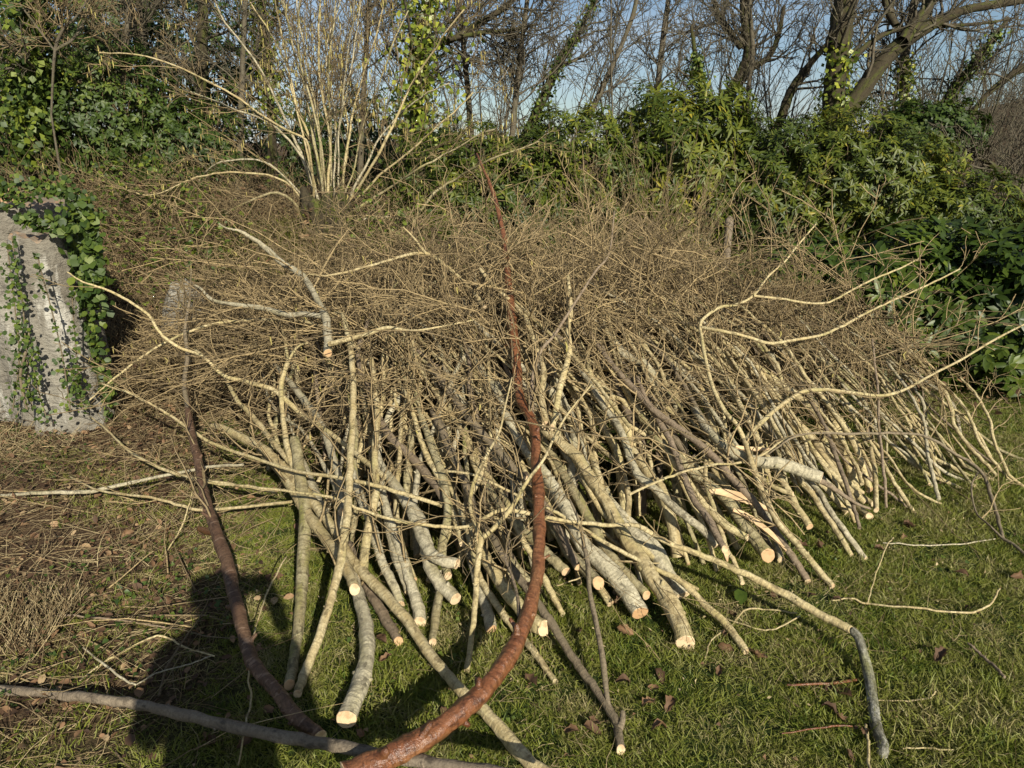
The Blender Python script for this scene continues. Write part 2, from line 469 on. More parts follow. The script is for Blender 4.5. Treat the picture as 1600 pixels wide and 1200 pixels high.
# ---------------------------------------------------------------- trees behind
def ivy_on(mb, P, R, n, spread=.12, size=.055, lo=0., hi=1., seed=0, hang=.3):
    """ivy leaves clothing a stem"""
    P = np.asarray(P); t = rng.uniform(lo, hi, n) * (len(P) - 1); i = np.minimum(t.astype(int), len(P) - 2); w = (t - i)[:, None]
    c = P[i] * (1 - w) + P[i + 1] * w; r = np.interp(t, np.arange(len(R)), R)
    ncl = max(6, n // 30); cl = rng.uniform(.25, 1.0, ncl); o = unit(rng.normal(0, 1, (n, 3)) * [1, 1, .4] + [.15, -.5, 0])
    rad = r + np.abs(rng.normal(0, spread, n)) * cl[(t * 3.1).astype(int) % ncl]
    C = c + o * rad[:, None]
    D = unit(rng.normal(0, .6, (n, 3)) + [0, 0, -hang] + o * .4)
    leaf_quads(mb, C, D, o + rng.normal(0, .35, (n, 3)), size * rng.uniform(.6, 1.3, n), size * rng.uniform(.6, 1.1, n), rng.uniform(0, 1, n), .05, .1)

def bare_tree(name, label, pts, Y, ws, limbs=(), twigs=(9, 7, 5), length=1.6, mat='dark_twig', tmat='moss_trunk', bias=(0, 0, .06), ivy=0, ivy_mat='ivy', ivy_rng=(0, 1), ivy_size=.06, ivy_spread=.12, Y2=None, cat='tree', group='bare trees behind the bank', twr=.006, wob=.24, ttint=(.2, .8)):
    """a bare winter tree traced as trunk plus limbs, with generated branches and twigs"""
    Y2 = Y2 or Y
    def path(pp, w, ya, yb):
        q = np.array([at(a, c, ya + (yb - ya) * k / max(1, len(pp) - 1)) for k, (a, c) in enumerate(pp)])
        dep = np.linspace(ya, yb, len(pp)) * 1.0
        r = np.array(w) / 2 / FPX * dep
        P = catmull(q, 5); R = np.interp(np.linspace(0, len(pp) - 1, len(P)), np.arange(len(pp)), r)
        return P, R
    P, R = path(pts, ws, Y, Y2)
    gz = float(G(P[0][0], P[0][1])) - .15
    if P[0][2] > gz:                                    # carry the trunk down to the ground
        k = max(2, int((P[0][2] - gz) / .4)); d = P[0] - P[1]; d = d / max(1e-6, abs(d[2])) * .4
        base = P[0] + np.array([d[0] * .3, d[1] * .3, 0]) * (P[0][2] - gz)
        ext = np.linspace([base[0], base[1], gz], P[0], k + 1)[:-1]
        P = np.vstack([ext, P]); R = np.concatenate([np.linspace(R[0] * 1.35, R[0], k + 1)[:-1], R])
    t = empty(name, P[0]); tag(t, label, cat, group)
    mb = MB(); tube(mb, P, R, 10, .5, .07, seed=len(name) + pts[0][0]); put(mb.build('trunk', M[tmat]), t)
    paths = [(P[int(len(P) * .35):], R[int(len(R) * .35):])]
    for lp, lw in limbs:
        Q, S = path(lp, lw, Y, Y2 + .3)
        lb = MB(); tube(lb, Q, S, 8, .5, .06, seed=lp[0][0]); put(lb.build('limb', M[tmat]), t); paths.append((Q, S))
    tb = MB()
    for Q, S in paths:
        n0 = 8; ii = np.linspace(0, len(Q) - 1, n0).round().astype(int); L0 = np.linalg.norm(np.diff(Q, axis=0), axis=1).sum()
        A, B = spawn(Q[ii][None], S[ii][None], int(twigs[0]), .1, 1, .8, (.5, 1.1), .32, 7, wob, bias, twr, .35, absL=length)
        B = np.minimum(B, .022)
        B = np.minimum(B, .03 * B.shape[0] / B.shape[0] + 0 * B)
        C_, D_ = spawn(A, B, twigs[1], .15, 1, .75, (.3, .65), .6, 6, wob, bias, twr * .8, .4)
        E_, F_ = spawn(C_, D_, twigs[2], .15, 1, .7, (.3, .6), .7, 3, wob, bias, twr * .55, .3)
        tubes(tb, A, B, 4, rng.uniform(*ttint, len(A))); tubes(tb, C_, D_, 3, rng.uniform(*ttint, len(C_))); tubes(tb, E_, F_, 3, rng.uniform(*ttint, len(E_)))
    put(tb.build('twigs', M[mat], kind='stuff'), t)
    if ivy:
        ib = MB(); ivy_on(ib, P, R, ivy, ivy_spread, ivy_size, *ivy_rng); put(ib.build('ivy_leaves', M[ivy_mat], kind='stuff'), t)
    return t

bare_tree('mossy_tree', 'thick mossy forked tree with bright ivy at its fork, behind the rhododendrons', [(1305, 215), (1303, 150), (1309, 90), (1314, 40), (1324, -30), (1330, -120)], 11, [34, 31, 30, 30, 27, 22],
    limbs=[([(1316, 185), (1345, 145), (1372, 105), (1405, 70), (1450, 42), (1500, 18), (1560, 6), (1640, -5)], [26, 24, 24, 22, 16, 13, 11, 8]),
           ([(1410, 66), (1428, 40), (1450, 10), (1470, -40)], [20, 17, 14, 10]),
           ([(1328, 98), (1350, 75), (1390, 50), (1450, 42), (1520, 38), (1580, 30)], [9, 8, 7, 6, 5, 3]),
           ([(1400, 40), (1388, 18), (1378, -20)], [9, 9, 8])],
    twigs=(9, 6, 5), length=1.7, ivy=500, ivy_mat='ivy_yellow', ivy_rng=(0.0, .55), ivy_size=.075, ivy_spread=.14, group=None)
bare_tree('bare_tree', 'dark leaning bare tree with a crooked trunk, left of the thick mossy forked tree', [(1118, 200), (1135, 155), (1158, 118), (1170, 80), (1165, 40), (1160, -30)], 14, [17, 17, 17, 15, 13, 10],
    limbs=[([(1158, 75), (1140, 50), (1125, 30), (1110, -20)], [9, 9, 8, 6]), ([(1170, 110), (1200, 90), (1215, 60), (1225, 10)], [9, 8, 7, 5])], twigs=(12, 7, 6), length=1.7)
bare_tree('bare_tree', 'slim bare tree leaning right between the crooked tree and the thick mossy tree', [(1203, 235), (1222, 180), (1240, 135), (1270, 95), (1300, 60), (1330, 10)], 13, [14, 13, 12, 9, 7, 5], twigs=(14, 7, 6), length=1.5)
bare_tree('bare_tree', 'thin pale bare tree standing upright just right of the crooked dark tree', [(1168, 195), (1170, 140), (1176, 80), (1172, 20), (1170, -40)], 12, [7, 7, 6, 6, 5], twigs=(12, 6, 5), length=1.0, tmat='dark_twig')
bare_tree('bare_tree', 'slender bare tree curving up to the right in front of the sky, left of centre', [(868, 270), (905, 215), (935, 150), (965, 85), (990, 20), (1000, -40)], 12, [10, 9, 8, 7, 6, 5], twigs=(14, 7, 6), length=1.4, tmat='dark_twig')
bare_tree('ivy_clad_tree', 'leaning tree clothed in dark ivy, left of the slender curving bare tree', [(818, 220), (850, 150), (875, 95), (900, 55), (930, 0)], 12, [15, 14, 12, 9, 7], twigs=(12, 7, 6), length=1.4, ivy=750, ivy_spread=.1, group=None)
bare_tree('ivy_clad_tree', 'short tree trunk wrapped in dark ivy standing before the sky right of centre', [(1096, 225), (1098, 180), (1095, 130), (1088, 95), (1080, 40)], 11.5, [12, 11, 9, 7, 4], twigs=(9, 6, 5), length=1.1, ivy=700, ivy_rng=(0, .85), ivy_spread=.09, group=None)
bare_tree('ivy_clad_tree', 'pale trunk with yellow ivy leaves right of the thick mossy forked tree', [(1415, 230), (1413, 160), (1412, 100), (1420, 50), (1432, -20)], 12, [16, 14, 13, 11, 8], twigs=(10, 7, 5), length=1.3, tmat='dark_twig', ivy=650, ivy_mat='ivy_yellow', ivy_rng=(.15, .62), ivy_spread=.13, group=None)
bare_tree('ivy_clad_tree', 'ivy-covered tree leaning right near the right edge, above the dark thicket', [(1455, 235), (1478, 160), (1510, 115), (1540, 75), (1575, 30)], 12.5, [15, 13, 11, 9, 6], twigs=(12, 7, 6), length=1.5, ivy=900, ivy_rng=(.1, .9), ivy_spread=.1, group=None)
bare_tree('bare_tree', 'bare tree with long boughs leaning in from the right edge of the view', [(1500, 200), (1540, 150), (1570, 125), (1610, 98), (1680, 60)], 13, [7, 8, 9, 10, 12], twigs=(12, 7, 6), length=1.7)
bare_tree('bare_tree', 'dark shaded tree low at the right edge, in front of the far hillside', [(1690, 420), (1600, 318), (1572, 280), (1545, 255), (1520, 240)], 10, [20, 14, 12, 9, 6], limbs=[([(1600, 318), (1585, 290), (1600, 260), (1620, 235)], [8, 7, 6, 4])], twigs=(8, 6, 4), length=1.2)
bare_tree('ivy_clad_tree', 'upright tree clothed in bright yellow-green ivy behind the hazel stems, top centre', [(655, 330), (655, 250), (650, 170), (655, 90), (665, 20), (670, -60)], 9, [24, 22, 19, 18, 15, 12],
    limbs=[([(660, 70), (705, 62), (740, 42), (790, 10), (830, -30)], [10, 10, 9, 8, 6]), ([(700, 62), (745, 52), (790, 48), (840, 38)], [7, 6, 5, 3])],
    twigs=(13, 8, 6), length=1.3, ivy=1500, ivy_mat='ivy_yellow', ivy_rng=(.3, 1), ivy_size=.075, ivy_spread=.36, group=None)
bare_tree('ivy_clad_tree', 'trunk thick with ivy at the far left, above the grey stump', [(48, 260), (47, 190), (45, 120), (48, 50), (50, -40)], 7.5, [22, 20, 18, 18, 16], twigs=(9, 7, 5), length=1.0, ivy=2600, ivy_mat='ivy', ivy_rng=(.1, 1), ivy_size=.07, ivy_spread=.2, group=None)
bare_tree('ivy_clad_tree', 'ivy-hung tree behind the left side of the hazel stems', [(428, 300), (425, 220), (420, 120), (410, 40), (405, -50)], 9, [14, 13, 12, 12, 10], twigs=(12, 8, 6), length=1.2, ivy=900, ivy_mat='ivy_yellow', ivy_rng=(.4, 1), ivy_spread=.2, ivy_size=.06, group=None)
bare_tree('mossy_tree', 'brownish mossy trunk in the shade midway between the far left ivy and the hazel', [(318, 300), (316, 230), (315, 150), (316, 60), (320, -40)], 8.6, [17, 16, 15, 14, 13], twigs=(14, 8, 6), length=1.2, group=None)
bare_tree('bare_tree', 'forked pale sapling rising to the upper left above the evergreens', [(80, 180), (86, 80), (100, 45), (120, 25), (150, -20)], 7, [3, 4, 4, 3, 2], limbs=[([(86, 78), (115, 60), (135, 25), (155, -20)], [5, 4, 4, 3]), ([(86, 80), (60, 45), (30, 5)], [3, 3, 2])], twigs=(12, 6, 4), length=.8, mat='twig', tmat='dark_twig', twr=.004, ttint=(.1, .6))
for k, (px, lean, Y, lb) in enumerate([(180, 20, 8, 'bare bush of thin twigs above the dark evergreens at the left'), (250, -30, 9, 'bare twiggy tree left of the brownish mossy trunk'), (372, 10, 8.4, 'bare twiggy tree between the mossy trunk and the hazel'), (560, 15, 10, 'bare tree seen through the upright hazel stems'), (745, -25, 10, 'purplish twiggy tree right of the bright ivy'), (790, 30, 9.5, 'bare tree with a thicket of fine twigs, left of the leaning ivy tree'), (1010, 30, 13, 'bare tree of fine twigs before the sky near the middle')]):
    bare_tree('bare_tree', lb, [(px, 330), (px + lean * .3, 230), (px + lean * .6, 130), (px + lean, 30), (px + lean * 1.4, -60)], Y, [10, 9, 8, 7, 5], twigs=(17, 9, 6), length=1.25, mat='dark_twig' if k != 4 else 'purple', tmat='dark_twig', ttint=(.3, 1))

# the many-stemmed hazel on the bank
hz = empty('hazel_coppice', at(515, 330, 6.6)); tag(hz, 'many-stemmed pale hazel fanning up from a mossy stool on the bank', 'hazel')
HZ0 = at(515, 325, 6.6)
stems = [  # traced: px along the stem
    [(500, 318), (480, 260), (440, 170), (400, 90), (350, 20), (325, -40)], [(505, 318), (490, 250), (462, 160), (430, 60), (410, -40)],
    [(508, 318), (497, 240), (480, 140), (455, 40), (440, -40)], [(512, 318), (505, 240), (492, 140), (478, 40), (470, -40)],
    [(515, 318), (510, 230), (500, 120), (497, 20), (500, -50)], [(518, 318), (520, 230), (517, 120), (520, 20), (525, -50)],
    [(520, 318), (530, 240), (540, 150), (548, 50), (560, -40)], [(524, 318), (540, 260), (556, 170), (575, 70), (600, -40)],
    [(526, 318), (552, 260), (575, 190), (600, 110), (640, 20)], [(528, 318), (565, 270), (600, 215), (650, 160), (700, 130)],
    [(530, 318), (580, 285), (640, 230), (680, 195), (740, 150)], [(532, 318), (600, 300), (660, 262), (710, 235), (775, 200)],
    [(490, 318), (455, 275), (400, 245), (350, 250), (310, 285)], [(486, 318), (440, 285), (380, 270), (310, 275), (240, 300), (200, 290)],
    [(484, 320), (430, 300), (370, 320), (345, 340)], [(495, 318), (470, 240), (420, 190), (360, 165), (290, 140)], [(495, 316), (478, 230), (440, 200), (330, 130), (220, 90), (150, 85)],
    [(505, 318), (500, 220), (470, 90), (468, -40)], [(514, 318), (525, 200), (512, 80), (540, -40)], [(519, 318), (545, 220), (530, 100), (590, -40)],
    [(645, 330), (680, 300), (712, 272), (760, 240), (830, 215)], [(534, 330), (600, 338), (640, 350), (668, 393), (690, 410)],
    [(500, 318), (470, 200), (445, 100), (390, 10)], [(509, 318), (494, 180), (450, 60), (425, -40)], [(522, 318), (535, 190), (560, 90), (565, -50)], [(528, 318), (585, 240), (640, 130), (690, 60), (730, 10)]]
hp, hr, tb = [], [], MB()
for k, s in enumerate(stems):
    w0 = rng.uniform(2.8, 5.2); Yd = rng.uniform(6.3, 6.9)
    q = np.array([at(a + rng.normal(0, 4), c, 6.6 + (Yd - 6.6) * i / 2 + .08 * rng.normal()) for i, (a, c) in enumerate(s)])
    q[0] = q[0] + [0, 0, -.12]
    P = catmull(q, 5); P[1:] += np.cumsum(rng.normal(0, .006, (len(P) - 1, 3)), 0); R = np.linspace(w0, 1.8, len(P)) / 2 / FPX * 6.6
    mb = MB(); tube(mb, P, R, 7, rng.uniform(.3, 1), .05, seed=k); put(mb.build('stem', M['grey' if k % 3 == 0 else ('hazel' if k % 3 == 1 else 'mossy')]), hz)
    ii = np.linspace(0, len(P) - 1, 9).round().astype(int); hp.append(P[ii]); hr.append(R[ii])
hp, hr = np.array(hp), np.array(hr)
A, B = spawn(hp, hr, 11, .3, 1, .55, (.35, .8), .45, 6, .13, (0, 0, .03), .0022, .3, absL=1.1)
C_, D_ = spawn(A, B, 5, .2, 1, .6, (.3, .6), .6, 4, .15, (0, 0, .02), .0018)
E_, F_ = spawn(C_, D_, 3, .2, 1, .6, (.3, .6), .8, 3, .15, (0, 0, 0), .0015)
for a, c in ((A, B), (C_, D_), (E_, F_)): tubes(tb, a, c, 3, rng.uniform(.1, .8, len(a)))
put(tb.build('twigs', M['twig'], kind='stuff'), hz)
mb = MB()   # mossy stool
for k in range(9):
    a = k * .7; p = HZ0 + np.array([math.cos(a) * .15, math.sin(a) * .1 - .1, -.04])
    tube(mb, np.array([p + [0, 0, -.25], p, p + [math.cos(a) * .03, 0, .1], p + [math.cos(a) * .05, 0, .12 + .05 * (k % 3)]]), [.10, .085, .055, .03], 9, .5, .2, seed=k)
put(mb.build('stool', M['moss_trunk']), hz)
mb = MB(); kq = 1400; uq = unit(rng.normal(0, 1, (kq, 3))); cq = HZ0 + uq * [.24, .18, .16] * rng.uniform(.8, 1.1, (kq, 1)) + [0, -.08, -.08]
leaf_quads(mb, cq, uq + rng.normal(0, .5, (kq, 3)), uq, rng.uniform(.02, .05, kq), .012, rng.uniform(0, 1, kq)); put(mb.build('moss', M['moss'], kind='stuff'), hz)
# catkins hanging in the hazel
cb = MB(); pk = rng.integers(0, len(E_), 900); c0 = E_[pk, -1]
tubes(cb, c0[:, None, :] + np.array([0, 0, -1.])[None, None, :] * np.linspace(0, .05, 3)[None, :, None] * rng.uniform(.6, 1.3, 900)[:, None, None], np.tile([.003, .005, .002], (900, 1)), 4, rng.uniform(0, 1, 900))
put(cb.build('catkins', M['catkin'], kind='stuff'), hz)

# ---------------------------------------------------------------- evergreen shrubs
def rosettes(mb, C, O, nl, L, W, tintc, up=.35, fine=False):
    """whorls of long leaves: centres C, outward directions O"""
    K = len(C); idx = np.repeat(np.arange(K), nl)
    ax = unit(O + np.array([0, 0, up]) + rng.normal(0, .25, (K, 3)))[idx]
    s1 = unit(np.cross(ax, rng.normal(0, 1, (K, 3))[idx])); s2 = np.cross(ax, s1)
    a = np.tile(np.linspace(0, 2 * math.pi, nl, endpoint=False), K) + rng.normal(0, .25, K * nl)
    el = rng.uniform(-.25, .6, K * nl)[:, None]
    D = unit((s1 * np.cos(a)[:, None] + s2 * np.sin(a)[:, None]) * np.cos(el) + ax * np.sin(el) + [0, 0, -.12])
    Nn = unit(ax - D * (ax * D).sum(1, keepdims=True))
    sz = rng.uniform(.6, 1.15, K * nl)
    leaf_quads(mb, C[idx] + ax * rng.uniform(-.02, .02, (K * nl, 1)), D, Nn, L * sz, W * sz, np.clip(tintc[idx] + rng.normal(0, .12, K * nl), 0, 1), .10, .16, fine=fine)

def shrub(name, label, cpx, Y, rx, ry, rz, n, L=.092, W=.027, mat='rhodo', group='rhododendron bushes', nl=7, holes=.35, tb=.42):
    c = at(*cpx, Y); gz = float(G(c[0], c[1]))
    t = empty(name, (c[0], c[1], gz)); tag(t, label, 'shrub', group)
    u = unit(rng.normal(0, 1, (n * 2, 3))); u[:, 1] = np.where(rng.uniform(size=n * 2) < .7, -np.abs(u[:, 1]), u[:, 1])
    lump = 1 + .16 * np.sin(u[:, 0] * 6 + Y) * np.cos(u[:, 2] * 7 + cpx[0]) + .10 * np.sin(u[:, 0] * 17 + u[:, 2] * 13)
    rad = np.where(rng.uniform(size=n * 2) < .62, rng.uniform(.93, 1.04, n * 2), rng.uniform(.55, .95, n * 2)) * lump
    Cc = c + u * rad[:, None] * [rx, ry, rz]
    keep = (vnoise(u[:, 0] * 9 + Y, u[:, 2] * 9, 1, 3) > -holes * 1.4) | (rad < .8)
    keep &= Cc[:, 2] > G(Cc[:, 0], Cc[:, 1]) + .05
    Cc, u2 = Cc[keep][:n], unit((u * [1 / rx, 1 / ry, 1 / rz])[keep][:n])
    mb = MB(); rosettes(mb, Cc, u2, nl, L, W, np.clip(tb + .22 * vnoise(Cc[:, 0], Cc[:, 2], 4, 2) + rng.normal(0, .12, len(Cc)), 0, 1), fine=(mat == 'laurel'))
    put(mb.build('leaves', M[mat], kind='stuff'), t)
    # stems from the base out to the whorls
    kk = rng.choice(len(Cc), min(len(Cc), 170), replace=False); b0 = np.array([c[0], c[1], gz]) + rng.normal(0, .18, (len(kk), 3)) * [1, 1, 0]
    s = np.linspace(0, 1, 7)[None, :, None]
    P = b0[:, None] * (1 - s) + Cc[kk][:, None] * s + rng.normal(0, .04, (len(kk), 7, 3)) * np.sin(s * math.pi) - np.array([0, 0, .15]) * np.sin(s * math.pi)
    sb = MB(); tubes(sb, P, np.linspace(.013, .003, 7)[None].repeat(len(kk), 0), 4, rng.uniform(0, .5, len(kk))); put(sb.build('stems', M['twig'], kind='stuff'), t)
    return t

shrub('rhododendron', 'rhododendron bush low in the middle, behind the left half of the brush heap', (740, 335), 7.3, 1.05, .6, .80, 1900)
shrub('rhododendron', 'sunlit rhododendron bush between the curved cherry tip and the grey fence post', (900, 295), 7.8, 1.1, .7, .80, 2200, tb=.5)
shrub('rhododendron', 'tall upright rhododendron with long pale leaves left of the fence post', (1060, 285), 7.8, .75, .7, .95, 1500, L=.14, W=.032, tb=.55)
shrub('rhododendron', 'broad rhododendron directly behind the grey fence post', (1190, 300), 7.7, .9, .7, .78, 1800)
shrub('rhododendron', 'large yellowish green rhododendron right of centre below the thick mossy tree', (1320, 290), 7.7, 1.0, .8, .72, 2100, tb=.52)
shrub('rhododendron', 'darker rhododendron tapering down to the right, before the far hillside', (1450, 345), 7.4, .85, .7, .52, 1500)
shrub('laurel', 'left end of the low evergreen hedge, sprays lit above the heap of twigs', (1255, 470), 5.7, .7, .5, .50, 1100, L=.105, W=.036, mat='laurel', group='laurel hedge bushes', tb=.5, nl=6)
shrub('laurel', 'middle laurel bush of the dark glossy hedge behind the right end of the brush', (1410, 500), 5.5, .8, .6, .68, 1700, L=.12, W=.042, mat='laurel', group='laurel hedge bushes', tb=.45, nl=6)
shrub('laurel', 'rightmost dark laurel bush running out of the picture', (1590, 510), 5.3, .9, .7, .74, 1900, L=.12, W=.044, mat='laurel', group='laurel hedge bushes', tb=.42, nl=6)
shrub('holly', 'dark evergreen bush right of the far left ivy trunk', (150, 180), 8.2, .9, .7, .85, 1900, L=.07, W=.034, mat='holly', group='evergreen bushes at the left', tb=.38, nl=5)
shrub('holly', 'glossy evergreen bush at the far left edge under the ivy trunk', (20, 200), 8.0, .8, .6, .75, 1500, L=.07, W=.034, mat='holly', group='evergreen bushes at the left', tb=.42, nl=6)
shrub('holly', 'shaded evergreen bush low between the left evergreens and the hazel', (285, 235), 8.4, .75, .6, .55, 1200, L=.07, W=.032, mat='holly', group='evergreen bushes at the left', tb=.36, nl=6)
shrub('holly', 'tall evergreen filling the top left corner', (70, 20), 10, 1.6, .8, 1.1, 1500, L=.09, W=.045, mat='holly', group='evergreen bushes at the left', tb=.3, nl=6)
shrub('holly', 'dim evergreen far back above the left bushes', (260, 90), 10.5, 1.3, .8, .9, 1200, L=.09, W=.045, mat='holly', group='evergreen bushes at the left', tb=.28, nl=6)
shrub('ivy_thicket', 'dark thicket of ivy and twigs right of the pale ivy trunk, below the sky', (1445, 215), 11, .8, .6, .5, 1100, L=.08, W=.05, mat='holly', group=None, tb=.3)
for k, (px, Y, lb) in enumerate([(600, 12, 'bushy evergreen mass far behind the hazel'), (420, 12.5, 'bushy evergreen mass far behind the left hazel stems')]):
    shrub('holly', lb, (px, 250), Y, 1.5, .8, 1.0, 900, L=.1, W=.05, mat='holly', group='evergreen bushes behind the hazel', tb=.25, nl=5)

# bare upright shoots veiling the bushes
fb = MB(); n = 270; fx = np.where(rng.uniform(size=n) < .75, rng.uniform(.5, 1.75, n), rng.uniform(-1.2, 3.0, n)); fy = rng.uniform(6.0, 6.9, n)
P, R = wander(np.stack([fx, fy, G(fx, fy)], 1), rng.normal(0, .28, (n, 3)) + [0, 0, 1], rng.uniform(.5, 1.6, n), 7, .09, (0, 0, .02), .0045, .0016)
A, B = spawn(P, R, 5, .3, 1, .55, (.2, .45), .6, 4, .15, (0, 0, .05), .0018)
tubes(fb, P, R, 3, rng.uniform(.2, .9, n)); tubes(fb, A, B, 3, rng.uniform(.2, .9, len(A))); fb.build('bare_shoots', M['twig'], kind='stuff')

# far woods on the hillside: fine bare growth nobody could count
fb = MB(); n = 1500
fy = rng.uniform(20, 75, n); fx = fy * np.where(rng.uniform(size=n) < .75, rng.uniform(.5, .95, n), rng.uniform(-.6, .6, n))
P, R = wander(np.stack([fx, fy, G(fx, fy) - .2], 1), rng.normal(0, .12, (n, 3)) + [0, 0, 1], rng.uniform(1.2, 4.4, n), 5, .22, (0, 0, .03), .03, .010)
A, B = spawn(P, R, 7, .15, 1, .8, (.3, .6), .6, 3, .25, (0, 0, .03), .010)
tubes(fb, P, R, 3, rng.uniform(0, .5, n)); tubes(fb, A, B, 3, rng.uniform(0, .6, len(A)))
fb.build('far_wood', M['dark_twig'], kind='stuff')

# the thicket of fine bare tops between the trees and the sky
fb = MB(); n = 125; fy = rng.uniform(11.5, 17, n); fx = fy * rng.uniform(-.4, .66, n)
P, R = wander(np.stack([fx, fy, G(fx, fy) + .3], 1), rng.normal(0, .25, (n, 3)) + [0, 0, 1], rng.uniform(1.6, 5.2, n) * np.clip(1.15 - .4 * fx / fy, .6, 1.2), 7, .14, (.02, 0, .06), .018, .005)
A, B = spawn(P, R, 14, .2, 1, .6, (.2, .45), .5, 5, .18, (0, 0, .05), .005)
C_, D_ = spawn(A, B, 5, .2, 1, .65, (.3, .6), .6, 3, .2, (0, 0, .02), .0035)
tubes(fb, P, R, 4, rng.uniform(0, 1, n)); tubes(fb, A, B, 3, rng.uniform(.2, 1, len(A))); tubes(fb, C_, D_, 3, rng.uniform(.2, 1, len(C_)))
fb.build('bare_thicket', M['dark_twig'], kind='stuff')

# grey fence post
fp = MB(); p0, p1 = at(1131, 440, 6.1), at(1140, 342, 6.1)
n = 14; P = np.linspace(p0 - (p1 - p0) * .8, p1, n); a = tube(fp, P, np.full(n, .037), 12, .7, .03, seed=4)
o = fp.build('fence_post', M['weathered']); tag(o, 'grey round wooden fence post standing in front of the rhododendrons', 'fence post')

rng = np.random.default_rng(23)
# ---------------------------------------------------------------- great pale stump at the left edge
SX, SY = at(52, 560, 4.55)[:2]
st = empty('tree_stump', (SX, SY, 0)); tag(st, 'huge pale grey weathered tree stump hung with ivy at the left edge', 'tree stump')
m, nt, b = mat_new('stump_bark'); M['stump'] = m
v = N(nt, 'ShaderNodeNewGeometry').outputs['Position']
n1 = noise(nt, v, 2.2, 6, .6, (1, 1, .6)); n2 = noise(nt, v, 26, 5, .7, (1, 1, 1.8)); n3 = noise(nt, v, 9, 4, .65, (1, 1, 2.2)); n4 = noise(nt, v, 5, 5, .7, (1.2, 1.2, .35))
c = ramp(nt, n1, [(.3, (.13, .11, .08)), (.5, (.225, .205, .16)), (.7, (.33, .31, .255))])
c = mixc(nt, rng_map(nt, n2, .54, .68, 0, .6), c, (.10, .085, .06))
c = mixc(nt, rng_map(nt, n3, .56, .64, 0, .7), c, (.09, .08, .065))
c = mixc(nt, rng_map(nt, n4, .55, .66, 0, .8), c, (.50, .48, .41))
nt.links.new(c, b.inputs['Base Color']); b.inputs['Roughness'].default_value = .9
bump(nt, b, math_n(nt, 'ADD', n2, math_n(nt, 'ADD', n3, n1)), .9, .03)
def stump_lobe(mb, cx, cy, z0, z1, r0, r1, seed, tilt=(0, 0), nf=5, flare=.45, pw=1.8):
    na, nz = 72, 44; a = np.linspace(0, 2 * math.pi, na, endpoint=False); rows = []
    for k in range(nz):
        t = k / (nz - 1); z = z0 + (z1 - z0) * t
        r = r1 + (r0 - r1) * (1 - t) ** pw
        fl = 1 + flare * (.25 + .75 * (1 - t) ** 1.5) * .28 * (np.sin(a * nf + seed) + .5 * np.sin(a * (nf + 2) + seed * 2 + t * 1.2)) + .02 * np.sin(a * 9 + t * 14 + seed) + .013 * np.sin(a * 17 + 21 * t)
        rows.append(np.stack([cx + tilt[0] * t + r * fl * np.cos(a), cy + tilt[1] * t + r * fl * np.sin(a), np.full(na, z) + (.02 * np.sin(a * 5 + seed) + .012 * np.sin(a * 13)) * (t > .95)], 1))
    v = np.concatenate(rows); i = np.arange(nz - 1)[:, None] * na; j = np.arange(na)[None]; j2 = (j + 1) % na
    mb.add(v, None, np.stack([i + j, i + j2, i + na + j2, i + na + j], -1).reshape(-1, 4))
    return rows[-1]
def top_face(mb, ring, rough, seed, inset=.97):
    c = ring.mean(0); rr = [ring - [0, 0, .004]]
    for q in (inset, .8, .6, .4, .2):
        k = c + (ring - c) * q; k[:, 2] += rough * vnoise(k[:, 0], k[:, 1], 22, seed) + (0 if q == inset else .0); rr.append(k)
    na = len(ring); v = np.vstack(rr + [c[None]])
    f = []; i = np.arange(len(rr) - 1)[:, None] * na; j = np.arange(na)[None]; j2 = (j + 1) % na
    f4 = np.stack([i + j, i + j2, i + na + j2, i + na + j], -1).reshape(-1, 4); k0 = (len(rr) - 1) * na
    f3 = [[k0 + q, k0 + (q + 1) % na, len(v) - 1] for q in range(na)]
    mb.add(v, f3, f4, v - c, rng.uniform(0, .15, len(v)))
ztop = at(60, 318, 4.6)[2]; zlow = at(65, 372, 4.15)[2]
mb = MB(); ring = stump_lobe(mb, SX - .02, SY + .12, -.1, ztop, .44, .40, 1.3); put(mb.build('trunk', M['stump']), st)
mb = MB(); top_face(mb, ring, .03, 1); put(mb.build('broken_top', M['rotten']), st)
fx, fy = at(66, 450, 4.2)[:2]
mb = MB(); ring2 = stump_lobe(mb, fx, fy + .06, -.1, zlow, .22, .165, 4.1, (0, .02), 4, .35); put(mb.build('front_lobe', M['stump']), st)
mb = MB(); top_face(mb, ring2, .015, 3); put(mb.build('cut_top', M['rotten']), st)
mb = MB()   # upright broken splinters at the back of the top
for k in range(26):
    x = SX - .1 + .16 * (k / 25) + rng.normal(0, .01); y = SY + .05 + rng.normal(0, .05); h = rng.uniform(.03, .10)
    tube(mb, np.array([[x, y, ztop - .05], [x + .004, y, ztop + h * .6], [x + rng.normal(0, .008), y, ztop + h]]), [.016, .011, .002], 4, .6, seed=k)
put(mb.build('splinters', M['rotten'], kind='stuff'), st)
ib = MB(); iv = MB()
